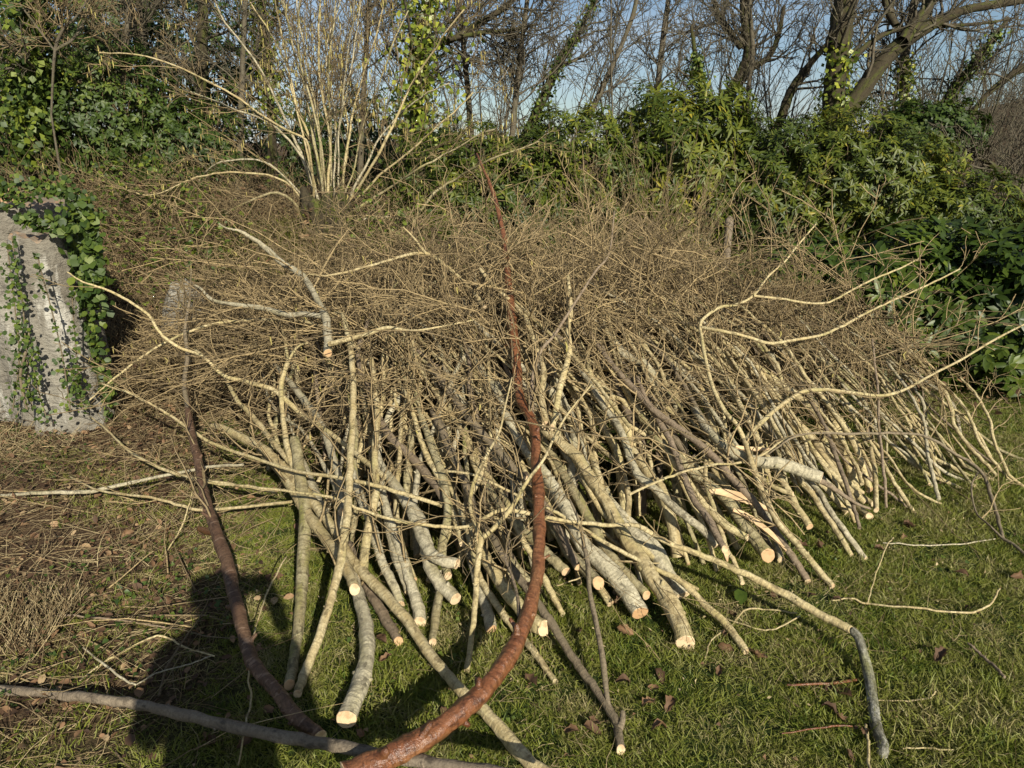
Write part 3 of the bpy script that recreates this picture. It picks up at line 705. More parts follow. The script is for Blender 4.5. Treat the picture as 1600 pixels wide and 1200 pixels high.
def ivy_stem(pp, Y, n, size=.027, w=.004, sp=.02):
    q = np.array([at(a, c, Y - .0 + .0 * a) for a, c in pp]); P = catmull(q, 6)
    tube(iv, P, np.full(len(P), w), 5, .3, .05, seed=n); 
    t = rng.uniform(0, len(P) - 1.01, n); i = t.astype(int); w_ = (t - i)[:, None]; C = P[i] * (1 - w_) + P[i + 1] * w_ + rng.normal(0, sp, (n, 3)) * [1, .4, 1] + [0, -.015, 0]
    D = unit(rng.normal(0, .7, (n, 3)) + [0, -.1, -.5]); leaf_quads(ib, C, D, np.array([0., -1, .5]) + rng.normal(0, .4, (n, 3)), size * rng.uniform(.6, 1.3, n), size * rng.uniform(.7, 1.2, n), rng.uniform(0, .8, n), .05, .1, fine=True)
ivy_stem([(20, 640), (30, 560), (22, 470), (12, 390)], 4.1, 190, sp=.035)
ivy_stem([(50, 640), (42, 560), (36, 480), (28, 430), (18, 370)], 4.02, 120)
ivy_stem([(110, 640), (98, 560), (82, 490), (66, 430), (58, 395)], 3.93, 60, sp=.012)
ivy_stem([(125, 610), (120, 560), (115, 500), (112, 450)], 4.02, 60, sp=.015)
ivy_stem([(75, 660), (60, 610), (50, 560), (45, 520)], 3.96, 110, sp=.03)
ivy_stem([(130, 640), (120, 600), (105, 570)], 3.98, 110, sp=.04)
ivy_stem([(42, 640), (32, 590), (40, 550)], 3.93, 14, w=.008)
ivy_stem([(30, 338), (60, 345), (95, 350), (110, 362)], 4.1, 150, sp=.022, size=.042)
ivy_stem([(0, 305), (30, 300), (70, 290), (110, 300), (135, 320)], 4.3, 330, sp=.04, size=.034)
ivy_stem([(118, 320), (128, 370), (132, 420), (140, 480), (150, 560), (165, 640)], 4.28, 900, sp=.045, size=.04)
ivy_stem([(135, 330), (142, 380), (146, 430), (150, 470)], 4.22, 300, sp=.04, size=.052)
put(iv.build('ivy_stems', M['olive'], kind='stuff'), st); put(ib.build('ivy_leaves', M['ivy'], kind='stuff'), st)
# small grey stump behind the brush
c2 = at(285, 445, 5.6); mb = MB(); r_ = stump_lobe(mb, c2[0], c2[1], float(G(c2[0], c2[1])) - .3, c2[2] + .02, .25, .03, 2.2, (0, 0), 3, .5, .42); top_face(mb, r_, .02, 5)
o = mb.build('small_stump', M['stump']); tag(o, 'low grey stump half buried in twigs right of the huge stump', 'tree stump')

# ---------------------------------------------------------------- brambles, dead stalks and litter
def stalks(name, n, xr, yr, L, tr, r0, mat, up=.8, wob=.25, bias=(0, 0, -.08), npt=5, mask=None, lift=0.0, lean=(0, 0)):
    x = rng.uniform(*xr, n * 3); y = rng.uniform(*yr, n * 3)
    if mask is not None: k = mask(x, y) > rng.uniform(size=n * 3); x, y = x[k], y[k]
    x, y = x[:n], y[:n]; k = len(x)
    d = rng.normal(0, 1, (k, 3)) * [1, 1, .3] + [lean[0], lean[1], up]
    P, R = wander(np.stack([x, y, G(x, y) + lift], 1), d, rng.uniform(*L, k), npt, wob, bias, rng.uniform(.6, 1.2, k) * r0, r0 * .3)
    P[..., 2] = np.maximum(P[..., 2], G(P[..., 0], P[..., 1]) + .004)
    mb = MB(); tubes(mb, P, R, 3, np.clip(rng.normal(np.mean(tr), (tr[1] - tr[0]) / 2, k), 0, 1)); return mb.build(name, M[mat], kind='stuff'), P

clear = lambda x, y: (1 - .9 * smooth(-.5, .6, x)) * (1 - .9 * smooth(1.5, 2.4, x))
stalks('bramble_stems', 7000, (-6, 3.6), (4.5, 7.4), (.3, .9), (.05, .85), .0035, 'twig', .9, .3, (0, 0, -.10), 5, clear)
stalks('dead_bracken', 7500, (-6, 3.8), (4.3, 7.0), (.15, .42), (.0, .8), .0028, 'straw', .7, .35, (0, 0, -.12), 4, clear)
litm = lambda x, y: (1 - lawn_mask(x, y)) * smooth(-5, -4.4, x)
stalks('dry_stalks', 9000, (-4.6, -.6), (1.2, 5.2), (.05, .24), (.0, 1.), .0018, 'straw', .12, .3, (0, 0, -.05), 3, litm)
stalks('fine_litter_twigs', 1300, (-4.6, -.5), (1.2, 5.4), (.15, .5), (.1, .8), .0025, 'twig', .12, .2, (0, 0, -.03), 5, litm)
stalks('broken_sticks', 240, (-4.4, -.7), (1.3, 5.0), (.12, .5), (.0, 1.), .0055, 'twig', .08, .12, (0, 0, -.02), 5, litm, .01)
stalks('straw_tufts', 2600, (-4.4, -.9), (1.3, 4.6), (.06, .2), (.4, 1.2), .0020, 'straw', .8, .22, (0, 0, -.08), 4, lambda x, y: litm(x, y) * smooth(.15, .6, vnoise(x, y, 2.6, 31)))
o, _ = stalks('coarse_grass_clump', 800, (-2.12, -1.66), (2.0, 2.32), (.06, .15), (.3, 1.1), .0026, 'straw', 1.6, .07, (0, 0, -.01), 4, None, 0, (.25, .1))
stalks('moss_and_dry_grass_on_bank', 5000, (-2.6, -0.7), (5.9, 6.6), (.05, .2), (.3, 1.), .004, 'moss', .5, .2, (0, 0, -.05), 3)

def flat_leaves(name, n, xr, yr, L, mat, mask=None, asp=.7, lift=(.005, .04), tr=(0, 1), up=1.2):
    x = rng.uniform(*xr, n * 3); y = rng.uniform(*yr, n * 3)
    if mask is not None: k = mask(x, y) > rng.uniform(size=n * 3); x, y = x[k], y[k]
    x, y = x[:n], y[:n]; k = len(x); mb = MB(); l = rng.uniform(*L, k)
    leaf_quads(mb, np.stack([x, y, G(x, y) + rng.uniform(*lift, k)], 1), rng.normal(0, 1, (k, 3)) * [1, 1, .35], rng.normal(0, .5, (k, 3)) + [0, 0, up], l, l * asp * rng.uniform(.6, 1.1, k), rng.uniform(*tr, k), (.18), .25, fine=L[1] > .04)
    return mb.build(name, M[mat], kind='stuff')
flat_leaves('leaf_litter', 6500, (-4.6, -.3), (1.2, 5.2), (.015, .045), 'dead', litm)
flat_leaves('creeping_ivy', 3600, (-4.6, -.5), (1.3, 5.0), (.012, .028), 'ivy', lambda x, y: litm(x, y) * smooth(-.1, .5, vnoise(x, y, 2.1, 8)), .85, (.01, .05), (0, .7))
flat_leaves('bank_bramble_leaves', 9000, (-5.5, 2.5), (5.0, 7.6), (.025, .06), 'ivy', lambda x, y: smooth(-.1, .5, vnoise(x, y, 1.6, 12)), .8, (.03, .5), (.2, 1))
flat_leaves('bank_dead_leaves', 5000, (-6, 3.5), (4.4, 7.6), (.03, .08), 'dead', None, .6, (.0, .3))

lawnm = lambda x, y: lawn_mask(x, y)
stalks('dry_grass_on_lawn', 5200, (-2, 5), (1.2, 5), (.03, .12), (.3, 1.1), .0010, 'straw', .25, .3, (0, 0, -.05), 4, lambda x, y: lawn_mask(x, y) * smooth(-.2, .6, vnoise(x, y, 3.1, 15)), .012)
flat_leaves('leaf_crumbs', 1300, (-2, 5), (1.2, 5), (.008, .022), 'dead', lawnm, .7, (.01, .03))
flat_leaves('bark_chips', 900, (-1.2, 3.2), (1.6, 4.2), (.006, .02), 'straw', lambda x, y: np.exp(-((y - yfront(x) + .05) / .3) ** 2), .5, (.012, .035), (.5, 1.3))
flat_leaves('lawn_weeds', 1500, (-2, 5), (1.2, 5), (.012, .026), 'ivy', lambda x, y: lawn_mask(x, y) * smooth(.1, .6, vnoise(x, y, 2.3, 21)), .9, (.015, .035), (.2, .8))

# loose brown leaves on the lawn, each one lying by itself
spots = [(605, 1010), (612, 1030), (560, 1145), (905, 985), (960, 945), (990, 995), (1130, 1000), (1123, 1012), (1170, 1022), (1122, 1062), (1037, 1072), (1040, 1115), (1042, 1140), (912, 1140), (918, 1128), (1012, 1078), (1302, 1080), (1315, 1125), (1352, 1158), (1262, 938), (1275, 850), (1262, 858), (1420, 828), (1430, 825), (1408, 845), (1315, 944), (1305, 1122), (1290, 1085), (700, 1130), (880, 1146), (1060, 1005), (985, 1070), (1003, 1110), (1205, 930), (240, 925), (222, 850), (190, 842), (262, 950), (560, 1142), (395, 1160), (330, 1155), (150, 985), (1382, 862), (1580, 905), (1512, 905), (838, 1078), (1140, 960), (1335, 1195), (1460, 1035)]
for k, (px, py) in enumerate(spots):
    t = hit(px, py, .008); c = ppt(px, py, t); mb = MB(); s = rng.uniform(.03, .055)
    a = rng.uniform(0, 6.28); D = np.array([math.cos(a), math.sin(a), .15]); Nn = rng.normal(0, .35, 3) + [0, 0, 1]
    S = unit(np.cross(D, Nn)); D = unit(D); U = np.cross(S, D); g = 7
    uu, vv = np.meshgrid(np.linspace(-1, 1, g), np.linspace(0, 1, g)); wd = .42 * np.sin(vv * math.pi) ** .7 * (1 + .25 * np.sin(vv * 19 + k)) + .02
    q = c + s * (uu * wd)[..., None] * S * (.7) + s * vv[..., None] * D * 1.2 + s * (.30 * np.abs(uu) ** 1.5 * wd * 2 + .16 * np.sin(vv * 5 + k) + .06 * rng.normal(size=uu.shape))[..., None] * U + np.array([0, 0, .012])
    i = np.arange(g - 1)[:, None] * g; j = np.arange(g - 1)[None]
    mb.add(q.reshape(-1, 3), None, np.stack([i + j, i + j + 1, i + g + j + 1, i + g + j], -1).reshape(-1, 4), None, rng.uniform(.2, .75))
    o = mb.build('fallen_leaf', M['dead']); tag(o, 'curled brown dead leaf lying loose on the grass', 'leaf', 'brown leaves lying on the grass')
t = hit(1160, 938, .02); c = ppt(1160, 938, t); mb = MB()
leaf_quads(mb, np.array([c - [.015, .03, 0]]), np.array([[.25, 1, .45]]), np.array([[-.2, -.5, 1]]), .085, .055, .55, .12, .1, fine=True)
o = mb.build('laurel_leaf', M['laurel']); tag(o, 'single broad dark green leaf standing up in the grass beside the cut logs', 'leaf')

# ---------------------------------------------------------------- mown grass (tufts instanced over the lawn)
tcol = bpy.data.collections.new('grass_tufts')
for k in range(7):
    mb = MB(); nb = 16
    p = rng.normal(0, .018, (nb, 2)); h = rng.uniform(.018, .048, nb) * (1.25 if k == 3 else 1)
    P, R = wander(np.concatenate([p, np.full((nb, 1), -.006)], 1), rng.normal(0, .75 if k < 5 else 1.3, (nb, 3)) * [1, 1, 0] + rng.normal(0, .5, 3) * [1, 1, 0] + [0, 0, .8], h * .95, 4, .25, (0, 0, -.06), .0013, .0004)
    side = unit(np.cross(P[:, -1] - P[:, 0], rng.normal(0, 1, (nb, 3)))); w = np.array([.9, 1, .75, .12]) * .0013
    L_ = P + side[:, None] * w[None, :, None]; R_ = P - side[:, None] * w[None, :, None]
    v = np.stack([L_, R_], 2).reshape(-1, 3); b_ = (np.arange(nb) * 8)[:, None, None]
    f = (b_ + np.array([[0, 1, 3, 2], [2, 3, 5, 4], [4, 5, 7, 6]])[None]).reshape(-1, 4); mb.add(v, None, f, None, .5)
    tcol.objects.link(bpy.data.objects.new('grass_tuft', mb.mesh('grass_tuft', M['grass'])))
n = 250000; x = rng.uniform(-3.4, 7.5, n); y = rng.uniform(.9, 6.0, n)
dens = np.maximum(lawn_mask(x, y), .2 * smooth(-.5, .4, vnoise(x, y, 2.7, 40)) * (y < 4.6)) * (.45 + .55 * smooth(-.5, .3, vnoise(x, y, 8, 2))) * np.clip(1.25 - y / 9, .5, 1) * np.where((y > yfront(x) + 1.2), .15, 1)
k = (dens > rng.uniform(size=n)) & (x > -y * .85 - .6) & (x < y * 1.05 + 1.4); x, y = x[k], y[k]; n = len(x)
me = bpy.data.meshes.new('grass'); me.vertices.add(n); me.vertices.foreach_set('co', np.stack([x, y, G(x, y)], 1).ravel().astype(np.float32))
a = me.attributes.new('rot', 'FLOAT_VECTOR', 'POINT'); a.data.foreach_set('vector', np.stack([rng.normal(0, .18, n), rng.normal(0, .18, n), rng.uniform(0, 6.28, n)], 1).ravel().astype(np.float32))
a = me.attributes.new('scl', 'FLOAT', 'POINT'); a.data.foreach_set('value', (rng.uniform(.6, 1.15, n) * (1 + .5 * smooth(.1, .7, vnoise(x, y, 3.3, 7)))).astype(np.float32))
a = me.attributes.new('idx', 'INT', 'POINT'); a.data.foreach_set('value', rng.integers(0, 7, n).astype(np.int32))
go = bpy.data.objects.new('grass', me); COL.objects.link(go); go['kind'] = 'stuff'
ng = bpy.data.node_groups.new('scatter_tufts', 'GeometryNodeTree')
ng.interface.new_socket('Geometry', in_out='INPUT', socket_type='NodeSocketGeometry'); ng.interface.new_socket('Geometry', in_out='OUTPUT', socket_type='NodeSocketGeometry')
gi = ng.nodes.new('NodeGroupInput'); gout = ng.nodes.new('NodeGroupOutput'); ci = ng.nodes.new('GeometryNodeCollectionInfo')
ci.inputs['Collection'].default_value = tcol; ci.inputs['Separate Children'].default_value = True; ci.inputs['Reset Children'].default_value = True
ip = ng.nodes.new('GeometryNodeInstanceOnPoints'); ip.inputs['Pick Instance'].default_value = True
def named(nm, ty):
    q = ng.nodes.new('GeometryNodeInputNamedAttribute'); q.data_type = ty; q.inputs['Name'].default_value = nm; return q.outputs['Attribute']
er = ng.nodes.new('FunctionNodeEulerToRotation')
ng.links.new(named('rot', 'FLOAT_VECTOR'), er.inputs[0]); ng.links.new(er.outputs[0], ip.inputs['Rotation'])
ng.links.new(named('scl', 'FLOAT'), ip.inputs['Scale']); ng.links.new(named('idx', 'INT'), ip.inputs['Instance Index'])
ng.links.new(gi.outputs[0], ip.inputs['Points']); ng.links.new(ci.outputs[0], ip.inputs['Instance']); ng.links.new(ip.outputs[0], gout.inputs[0])
md = go.modifiers.new('scatter', 'NODES'); md.node_group = ng

rng = np.random.default_rng(37)
# ---------------------------------------------------------------- the heap: traced poles and branches
def trace(nodes, lifts, ymax=4.75, link=None, tmin=None):
    """pixels of the photograph -> points resting on the heap (lift metres above it)"""
    nodes = [tuple(q) for q in nodes]; px = np.array([q[0] for q in nodes], float); py = np.array([q[1] for q in nodes], float); w = np.array([q[2] for q in nodes], float)
    s = np.concatenate([[0], np.cumsum(np.hypot(np.diff(px), np.diff(py)))]); s = s / s[-1]
    lf = np.interp(s, np.linspace(0, 1, len(lifts)), lifts)
    t = np.array([hit(a, b, l + .5 * ww / FPX * 2.6, ymax) for a, b, l, ww in zip(px, py, lf, w)])
    if len(t) >= 4:
        wt = np.ones(len(t)); wt[0] = 3
        t = np.polyval(np.polyfit(s, t, min(3, len(t) - 2), w=wt), s)
    if link is not None: t = t + (link - t[0]) * (1 - s) ** 1.2
    P = np.array([ppt(a, b, c) for a, b, c in zip(px, py, t)]); R = w / 2 / FPX * t
    g = G(P[:, 0], P[:, 1]) + R * .7; P[:, 2] = np.maximum(P[:, 2], g)
    return P, R, t

def face_cut(q, c, T, obl):
    """saw the butt at a slant: its face leans up and outwards from the heap"""
    n = unit(-T + obl * unit(np.array([.05 - c[0] * .3, -.75, .65]) + rng.normal(0, .25, 3))); q += T[None] * (-((q - c) @ n) / (n @ T))[:, None]

def cap(ring, T, parent, mat, tint=.2, proud=.002):
    c = ring.mean(0); n = len(ring); out = -T
    r1 = c + (ring - c) * .94 + out * proud; r2 = c + (ring - c) * .5 + out * (proud * 1.4)
    v = np.vstack([ring, r1, r2, c + out * proud * 1.4]); mb = MB()
    j = np.arange(n); j2 = (j + 1) % n
    f4 = np.concatenate([np.stack([j2, j, j + n, j2 + n], 1), np.stack([j2 + n, j + n, j + 2 * n, j2 + 2 * n], 1)])
    f3 = np.stack([j2 + 2 * n, j + 2 * n, np.full(n, 3 * n)], 1)
    a = unit(np.cross(out, [0.3, .1, 1])); bb = np.cross(out, a); d = v - c
    mb.add(v, f3, f4, np.stack([d @ a, d @ bb, 0 * (d @ a)], 1) + np.array([.004, .003, 0]), tint)
    put(mb.build('cut_end', M[mat], flat=True), parent)

def twig_set(P, R, k1, k2, k3, t0=.25, L=(.25, .7), r=.0016, up=.03, wob=.17):
    """fine side twigs of one branch -> list of (paths, radii)"""
    n0 = 10; ii = np.linspace(0, len(P) - 1, n0).round().astype(int)
    A, B = spawn(P[ii][None], R[ii][None], k1, t0, 1, .6, L, .45, 7, wob, (0, 0, up), r * 1.5, .2, absL=1.0)
    B = np.minimum(B, .0065); out = [(A, B)]
    if k2: C_, D_ = spawn(A, B, k2, .2, 1, .6, (.25, .55), .6, 5, wob, (0, 0, up * .6), r); out.append((C_, D_))
    if k2 and k3: E_, F_ = spawn(C_, D_, k3, .2, 1, .6, (.3, .6), .7, 4, wob, (0, 0, 0), r * .75); out.append((E_, F_))
    return out

def branch(name, label, cat, mat, nodes, lifts=(0, .05), forks=(), tw=(6, 3, 0), cut=True, cutc=.15, group=None, ymax=4.75, sub=5, rough=.05, L=(.2, .55), obl=.45, sides=12, t0=.3, ttint=(.45, 1), snags=0):
    P0, R0, T0 = trace(nodes, lifts, ymax)
    P = catmull(P0, sub); R = np.interp(np.linspace(0, len(P0) - 1, len(P)), np.arange(len(P0)), R0)
    seed = int(nodes[0][0] * 7 + nodes[0][1]) % 97
    P[1:-1] += rng.normal(0, .0012, (len(P) - 2, 3))
    e = empty(name, P[0]); tag(e, label, cat, group); mb = MB()
    ring = tube(mb, P, R, sides, rng.uniform(.15, .95), rough, seed=seed)
    T = unit(P[1] - P[0]); c = P[0]
    q = mb.v[0][:sides]; face_cut(q, c, T, obl)
    if cut and nodes[0][2] >= 7: cap(q.copy(), T, e, 'cut', cutc)
    else:
        mb.add(np.vstack([q, c - T * R[0] * .15]), [[(i + 1) % sides, i, sides] for i in range(sides)], None, None, .3)
    # knots and cut snags along the stem
    for k in range(snags):
        i = rng.integers(4, int(len(P) * .8)); tt = unit(P[i + 1] - P[i]); o = unit(np.cross(tt, rng.normal(0, 1, 3)) + np.array([0, -.5, .4])); o = unit(o - tt * (o @ tt) + tt * .35)
        tube(mb, np.array([P[i] + o * R[i] * .2, P[i] + o * R[i] * .95, P[i] + o * R[i] * 1.25, P[i] + o * R[i] * rng.uniform(1.35, 2.2)]), np.array([.75, .5, .36, .33]) * R[i] * rng.uniform(.6, 1.1), 8, .2, .15, seed=k)
    for k in range(int(2 + len(P) / 10)):
        i = rng.integers(2, len(P) - 3)
        if R[i] < .008: continue
        o = unit(rng.normal(0, 1, 3)); tt = unit(P[i + 1] - P[i]); o = unit(o - tt * (o @ tt) + tt * .5)
        tube(mb, np.array([P[i] + o * R[i] * .3, P[i] + o * R[i] * 1.02, P[i] + o * R[i] * 1.35]), np.array([.55, .34, .2]) * R[i], 7, .4, .1, seed=k)
    put(mb.build('stem', M[mat]), e)
    paths = [(P, R)]
    for fk in forks:
        flift = fk[1] if len(fk) > 1 and isinstance(fk[1], tuple) and len(fk[1]) and not isinstance(fk[1][0], tuple) else (lifts[-1], lifts[-1])
        fn = fk[0]; d = np.hypot(np.array([n[0] for n in nodes]) - fn[0][0], np.array([n[1] for n in nodes]) - fn[0][1]); i0 = int(d.argmin())
        F, S, _ = trace(fn, flift, fk[2] if len(fk) > 2 else ymax, link=T0[i0])
        F = catmull(F, sub); S = np.interp(np.linspace(0, len(fn) - 1, len(F)), np.arange(len(fn)), S)
        fb = MB(); tube(fb, F, S, max(6, sides - 4), rng.uniform(.3, .9), rough, seed=seed + 3); put(fb.build('fork', M[fk[3] if len(fk) > 3 else mat]), e)
        paths.append((F, S))
    if tw[0]:
        tb = MB()
        for F, S in [q_ for k_, q_ in enumerate(paths) if k_ == 0 or (q_[1][-1] < .0075 and len(q_[0]) > 14)]:
            for A, B in twig_set(F, S, *tw, t0=t0, L=L): tubes(tb, A, B, 3, rng.uniform(*ttint, len(A)))
        put(tb.build('twigs', M['twig'], kind='stuff'), e)
    return e

BR = branch
# --- the big things in front
BR('cherry_branch', 'thick red-brown cherry branch curving up from the bottom edge over the heap', 'branch', 'cherry',
   [(540, 1212, 38), (617, 1177, 37), (673, 1147, 35), (728, 1104, 32), (763, 1072, 30), (801, 1016, 28), (822, 967, 25), (838, 908, 20), (842, 850, 19), (842, 812, 18), (840, 755, 18), (837, 712, 14), (837, 687, 17), (830, 655, 15), (814, 625, 15), (806, 560, 15), (800, 500, 14), (795, 450, 12), (790, 400, 9), (785, 360, 8), (770, 300, 6), (745, 240, 3)],
   (.10, .16, .20, .20, .22, .25), forks=[([(830, 662, 9), (832, 600, 7), (837, 570, 6), (847, 545, 5), (865, 525, 5), (880, 502, 4.5), (907, 460, 4), (932, 422, 3.5), (952, 395, 2.5), (960, 330, 2)], (.2, .4, .6), 4.2, 'purple'),
       ([(812, 965, 7), (808, 930, 5), (800, 900, 4), (790, 872, 3), (797, 845, 2)], (.2, .25), 4, 'purple')], tw=(9, 3, 0), sub=6, ymax=4.9, rough=.075, sides=18, L=(.25, .6), t0=.6, ttint=(.1, .5), snags=14)
BR('cherry_branch', 'dull red-brown cherry branch at the left, its flaking butt behind the grey branch', 'branch', 'cherry_dull',
   [(500, 1152, 24), (461, 1118, 24), (435, 1083, 22), (408, 1054, 22), (391, 1025, 21), (379, 981, 20), (365, 923, 19), (350, 865, 19), (327, 800, 16), (317, 762, 15), (310, 720, 13), (300, 682, 11), (294, 640, 9), (291, 600, 6)],
   (.03, .12, .22, .28, .3, .3), forks=[([(294, 640, 8), (288, 600, 7), (293, 555, 6), (289, 515, 5), (296, 470, 4), (299, 420, 2.5)], (.3, .35), 4.2, 'olive'), ([(335, 832, 12), (322, 830, 11), (311, 826, 9)], (.12, .12), 4.7, 'cherry')], tw=(6, 3, 0), sides=14, ymax=4.2, t0=.6, ttint=(.1, .5), snags=8)
BR('grey_branch', 'long smooth grey barkless branch lying across the bottom left corner', 'branch', 'weathered',
   [(-60, 1072, 13), (0, 1078, 14), (80, 1084, 14), (150, 1091, 16), (230, 1104, 16), (290, 1118, 17), (350, 1132, 17), (420, 1147, 18), (500, 1161, 18), (560, 1172, 19), (640, 1187, 20), (760, 1205, 21), (900, 1230, 21)], (.015, .03, .12, .16), tw=(0, 0, 0), sides=14, rough=.07)
BR('cut_pole', 'curved pale pole with an orange oblique cut end, nearest at the lower left', 'pole', 'grey',
   [(541, 1124, 30), (560, 1077, 28), (572, 1031, 25), (572, 981, 23), (562, 937, 20), (549, 894, 18), (530, 850, 16), (505, 800, 15), (480, 740, 13), (455, 690, 10)], (0.01, .04, 0, -.03), tw=(3, 2, 0), cutc=.35, obl=1.1, sides=16)
BR('cut_pole', 'long pale pole running diagonally under the red cherry branch to the bottom edge', 'pole', 'hazel',
   [(860, 1215, 22), (827, 1191, 22), (801, 1162, 22), (757, 1112, 20), (725, 1083, 19), (696, 1051, 18), (667, 1016, 17), (638, 972, 17), (606, 935, 16), (572, 900, 16), (548, 873, 16), (520, 825, 16), (492, 787, 16), (455, 742, 16), (430, 720, 15), (410, 700, 14), (380, 685, 13), (350, 670, 11), (330, 665, 8)], (0, .02, .06, .06, .05), tw=(6, 3, 0), sides=16)
BR('upright_pole', 'long slim pole standing up through the left of the heap beneath the forked grey branch', 'pole', 'hazel',
   [(465, 1084, 14), (481, 1040, 15), (496, 1002, 14), (513, 952, 13), (525, 908, 13), (534, 867, 13), (540, 825, 13), (545, 775, 12), (547, 725, 12), (550, 675, 11), (552, 625, 10), (551, 575, 9), (546, 535, 8), (535, 490, 6)], (.0, .16, .2, .3, .36), tw=(5, 3, 0), forks=[([(546, 535, 6), (535, 491, 5), (515, 492, 4)], (.3, .32))])
BR('short_pole', 'stout mossy-footed pole standing almost upright left of the slim upright pole', 'pole', 'mossy',
   [(452, 1070, 17), (458, 1037, 17), (467, 972, 18), (472, 908, 19), (475, 850, 19), (477, 800, 19), (470, 750, 18), (463, 700, 17), (460, 686, 16)], (0, .02, .08, .1), tw=(0, 0, 0), cut=True, cutc=.8)
BR('forked_branch', 'forked grey lichened branch on top of the twigs at upper left, two arms reaching left', 'branch', 'grey',
   [(512, 552, 13), (512, 520, 14), (507, 492, 13), (495, 467, 10), (480, 440, 10), (465, 425, 10), (440, 410, 9), (415, 387, 8), (390, 370, 6), (372, 360, 4), (355, 357, 3), (342, 350, 2)], (.34, .40, .44), ymax=4.6,
   forks=[([(505, 494, 9), (475, 491, 9), (450, 492, 9), (412, 482, 8), (375, 477, 7), (342, 472, 6), (327, 465, 5), (315, 452, 4), (302, 444, 2.5)], (.38, .44), 4.6),
          ([(514, 538, 10), (545, 530, 8), (575, 522, 7), (605, 512, 6), (642, 517, 4), (680, 512, 3), (740, 500, 1.6)], (.36, .36), 4.6, 'hazel')], tw=(3, 2, 0), cutc=.9, sides=12)
BR('long_branch', 'long golden sinuous branch ending in a crooked mottled butt at lower right', 'branch', 'hazel',
   [(1330, 984, 12), (1306, 972, 13), (1277, 958, 12), (1239, 935, 12), (1198, 914, 11), (1152, 891, 10), (1117, 876, 10), (1075, 860, 9), (1037, 845, 8), (1005, 825, 8), (987, 820, 7), (950, 820, 7), (900, 816, 6), (850, 807, 6), (815, 800, 6), (782, 797, 6), (730, 822, 5), (680, 822, 5), (605, 810, 5), (567, 797, 5), (517, 777, 4.5), (467, 770, 4), (405, 762, 4), (330, 755, 3), (280, 742, 2.4)], (.10, .16, .18, .22, .24, .26),
   forks=[([(1330, 984, 12), (1341, 996, 14), (1350, 1025, 15), (1359, 1063, 16), (1365, 1107, 17), (1370, 1142, 18), (1380, 1165, 18), (1378, 1180, 14)], (.10, .0, 0), 4, 'mottled')], tw=(7, 3, 0), ymax=4.6, cut=False, L=(.2, .5))
BR('long_branch', 'slim golden pole lying just below the long sinuous branch, its pale butt on the grass', 'branch', 'hazel',
   [(1166, 1019, 12), (1137, 978, 12), (1102, 946, 11), (1064, 908, 10), (1035, 894, 8), (1000, 876, 7), (950, 850, 7), (900, 820, 6), (862, 797, 5), (800, 770, 4), (740, 742, 4), (690, 735, 3)], (0, .06, .12, .16), tw=(5, 3, 0))
BR('log', 'thick mossy ridged log right of centre with a pale round cut end on the grass', 'log', 'hazel',
   [(1071, 1004, 28), (1061, 972, 27), (1041, 932, 27), (1017, 900, 25), (1000, 872, 24), (980, 845, 22), (962, 812, 21), (945, 780, 20), (920, 742, 19), (900, 712, 17), (875, 692, 16), (845, 665, 14), (820, 640, 12)], (0, .02, .04, .05), tw=(5, 3, 0), sides=18, cutc=.1)
BR('log', 'thick grey smooth log left of the ridged log, its end on the grass', 'log', 'grey',
   [(1000, 958, 26), (979, 923, 28), (950, 888, 27), (921, 862, 25), (907, 845, 24), (887, 800, 21), (865, 762, 19), (850, 740, 18), (825, 707, 16), (805, 675, 15), (790, 645, 14), (775, 610, 12), (740, 560, 9), (705, 510, 7)], (0, .03, .03, .02), tw=(5, 3, 0), sides=18, cutc=1.0)
BR('log', 'short log with a bright cream cut end tucked behind the red cherry branch', 'log', 'hazel', [(850, 982, 24), (830, 968, 25), (800, 935, 22), (770, 890, 20), (740, 840, 18), (705, 770, 15), (680, 700, 12)], (.05, .05, -.03, -.04), tw=(2, 2, 0), cutc=0, sides=18, obl=.5)
BR('log', 'log with an orange cut end partly hidden left of the thick smooth grey log', 'log', 'mossy', [(935, 911, 21), (918, 893, 20), (890, 865, 18), (865, 820, 17), (840, 780, 14)], (.05, .0, -.04), tw=(0, 0, 0), cutc=.75, sides=16)
BR('log', 'pale log with a clean round cut end in the left half', 'log', 'grey', [(712, 936, 21), (690, 914, 21), (674, 890, 20), (668, 862, 20), (655, 812, 19), (637, 787, 17), (615, 755, 15), (600, 735, 14), (585, 705, 12)], (.02, .05, .02, 0), tw=(2, 2, 0), cutc=.1, sides=16, obl=.4)
BR('log', 'short pale log lying crosswise above the clean round cut end, facing right', 'log', 'grey', [(714, 881, 16), (694, 877, 17), (677, 868, 18), (664, 850, 17), (650, 822, 15), (640, 795, 13)], (.12, .12, .08), tw=(0, 0, 0), cutc=.1, obl=.3)
BR('cut_pole', 'knobbly grey pole with a cream cut end left of the short mossy stick', 'pole', 'grey', [(656, 972, 19), (652, 946, 20), (642, 914, 15), (630, 873, 14), (622, 850, 14), (605, 800, 13), (595, 760, 12), (590, 720, 10)], (0, .03, .03, 0), tw=(2, 2, 0), cutc=.1)
BR('cut_pole', 'dark brown pole with a small orange cut end low in the shade at left', 'pole', 'purple', [(623, 1002, 15), (603, 967, 17), (580, 926, 16), (560, 885, 15), (545, 850, 12)], (0, .0, -.02), tw=(0, 0, 0), cutc=.8)
BR('stick', 'short mossy stick standing behind the diagonal pale pole', 'pole', 'mossy', [(676, 1004, 13), (680, 967, 14), (686, 929, 15), (692, 895, 12)], (0, .03, .0), tw=(0, 0, 0), cut=True)
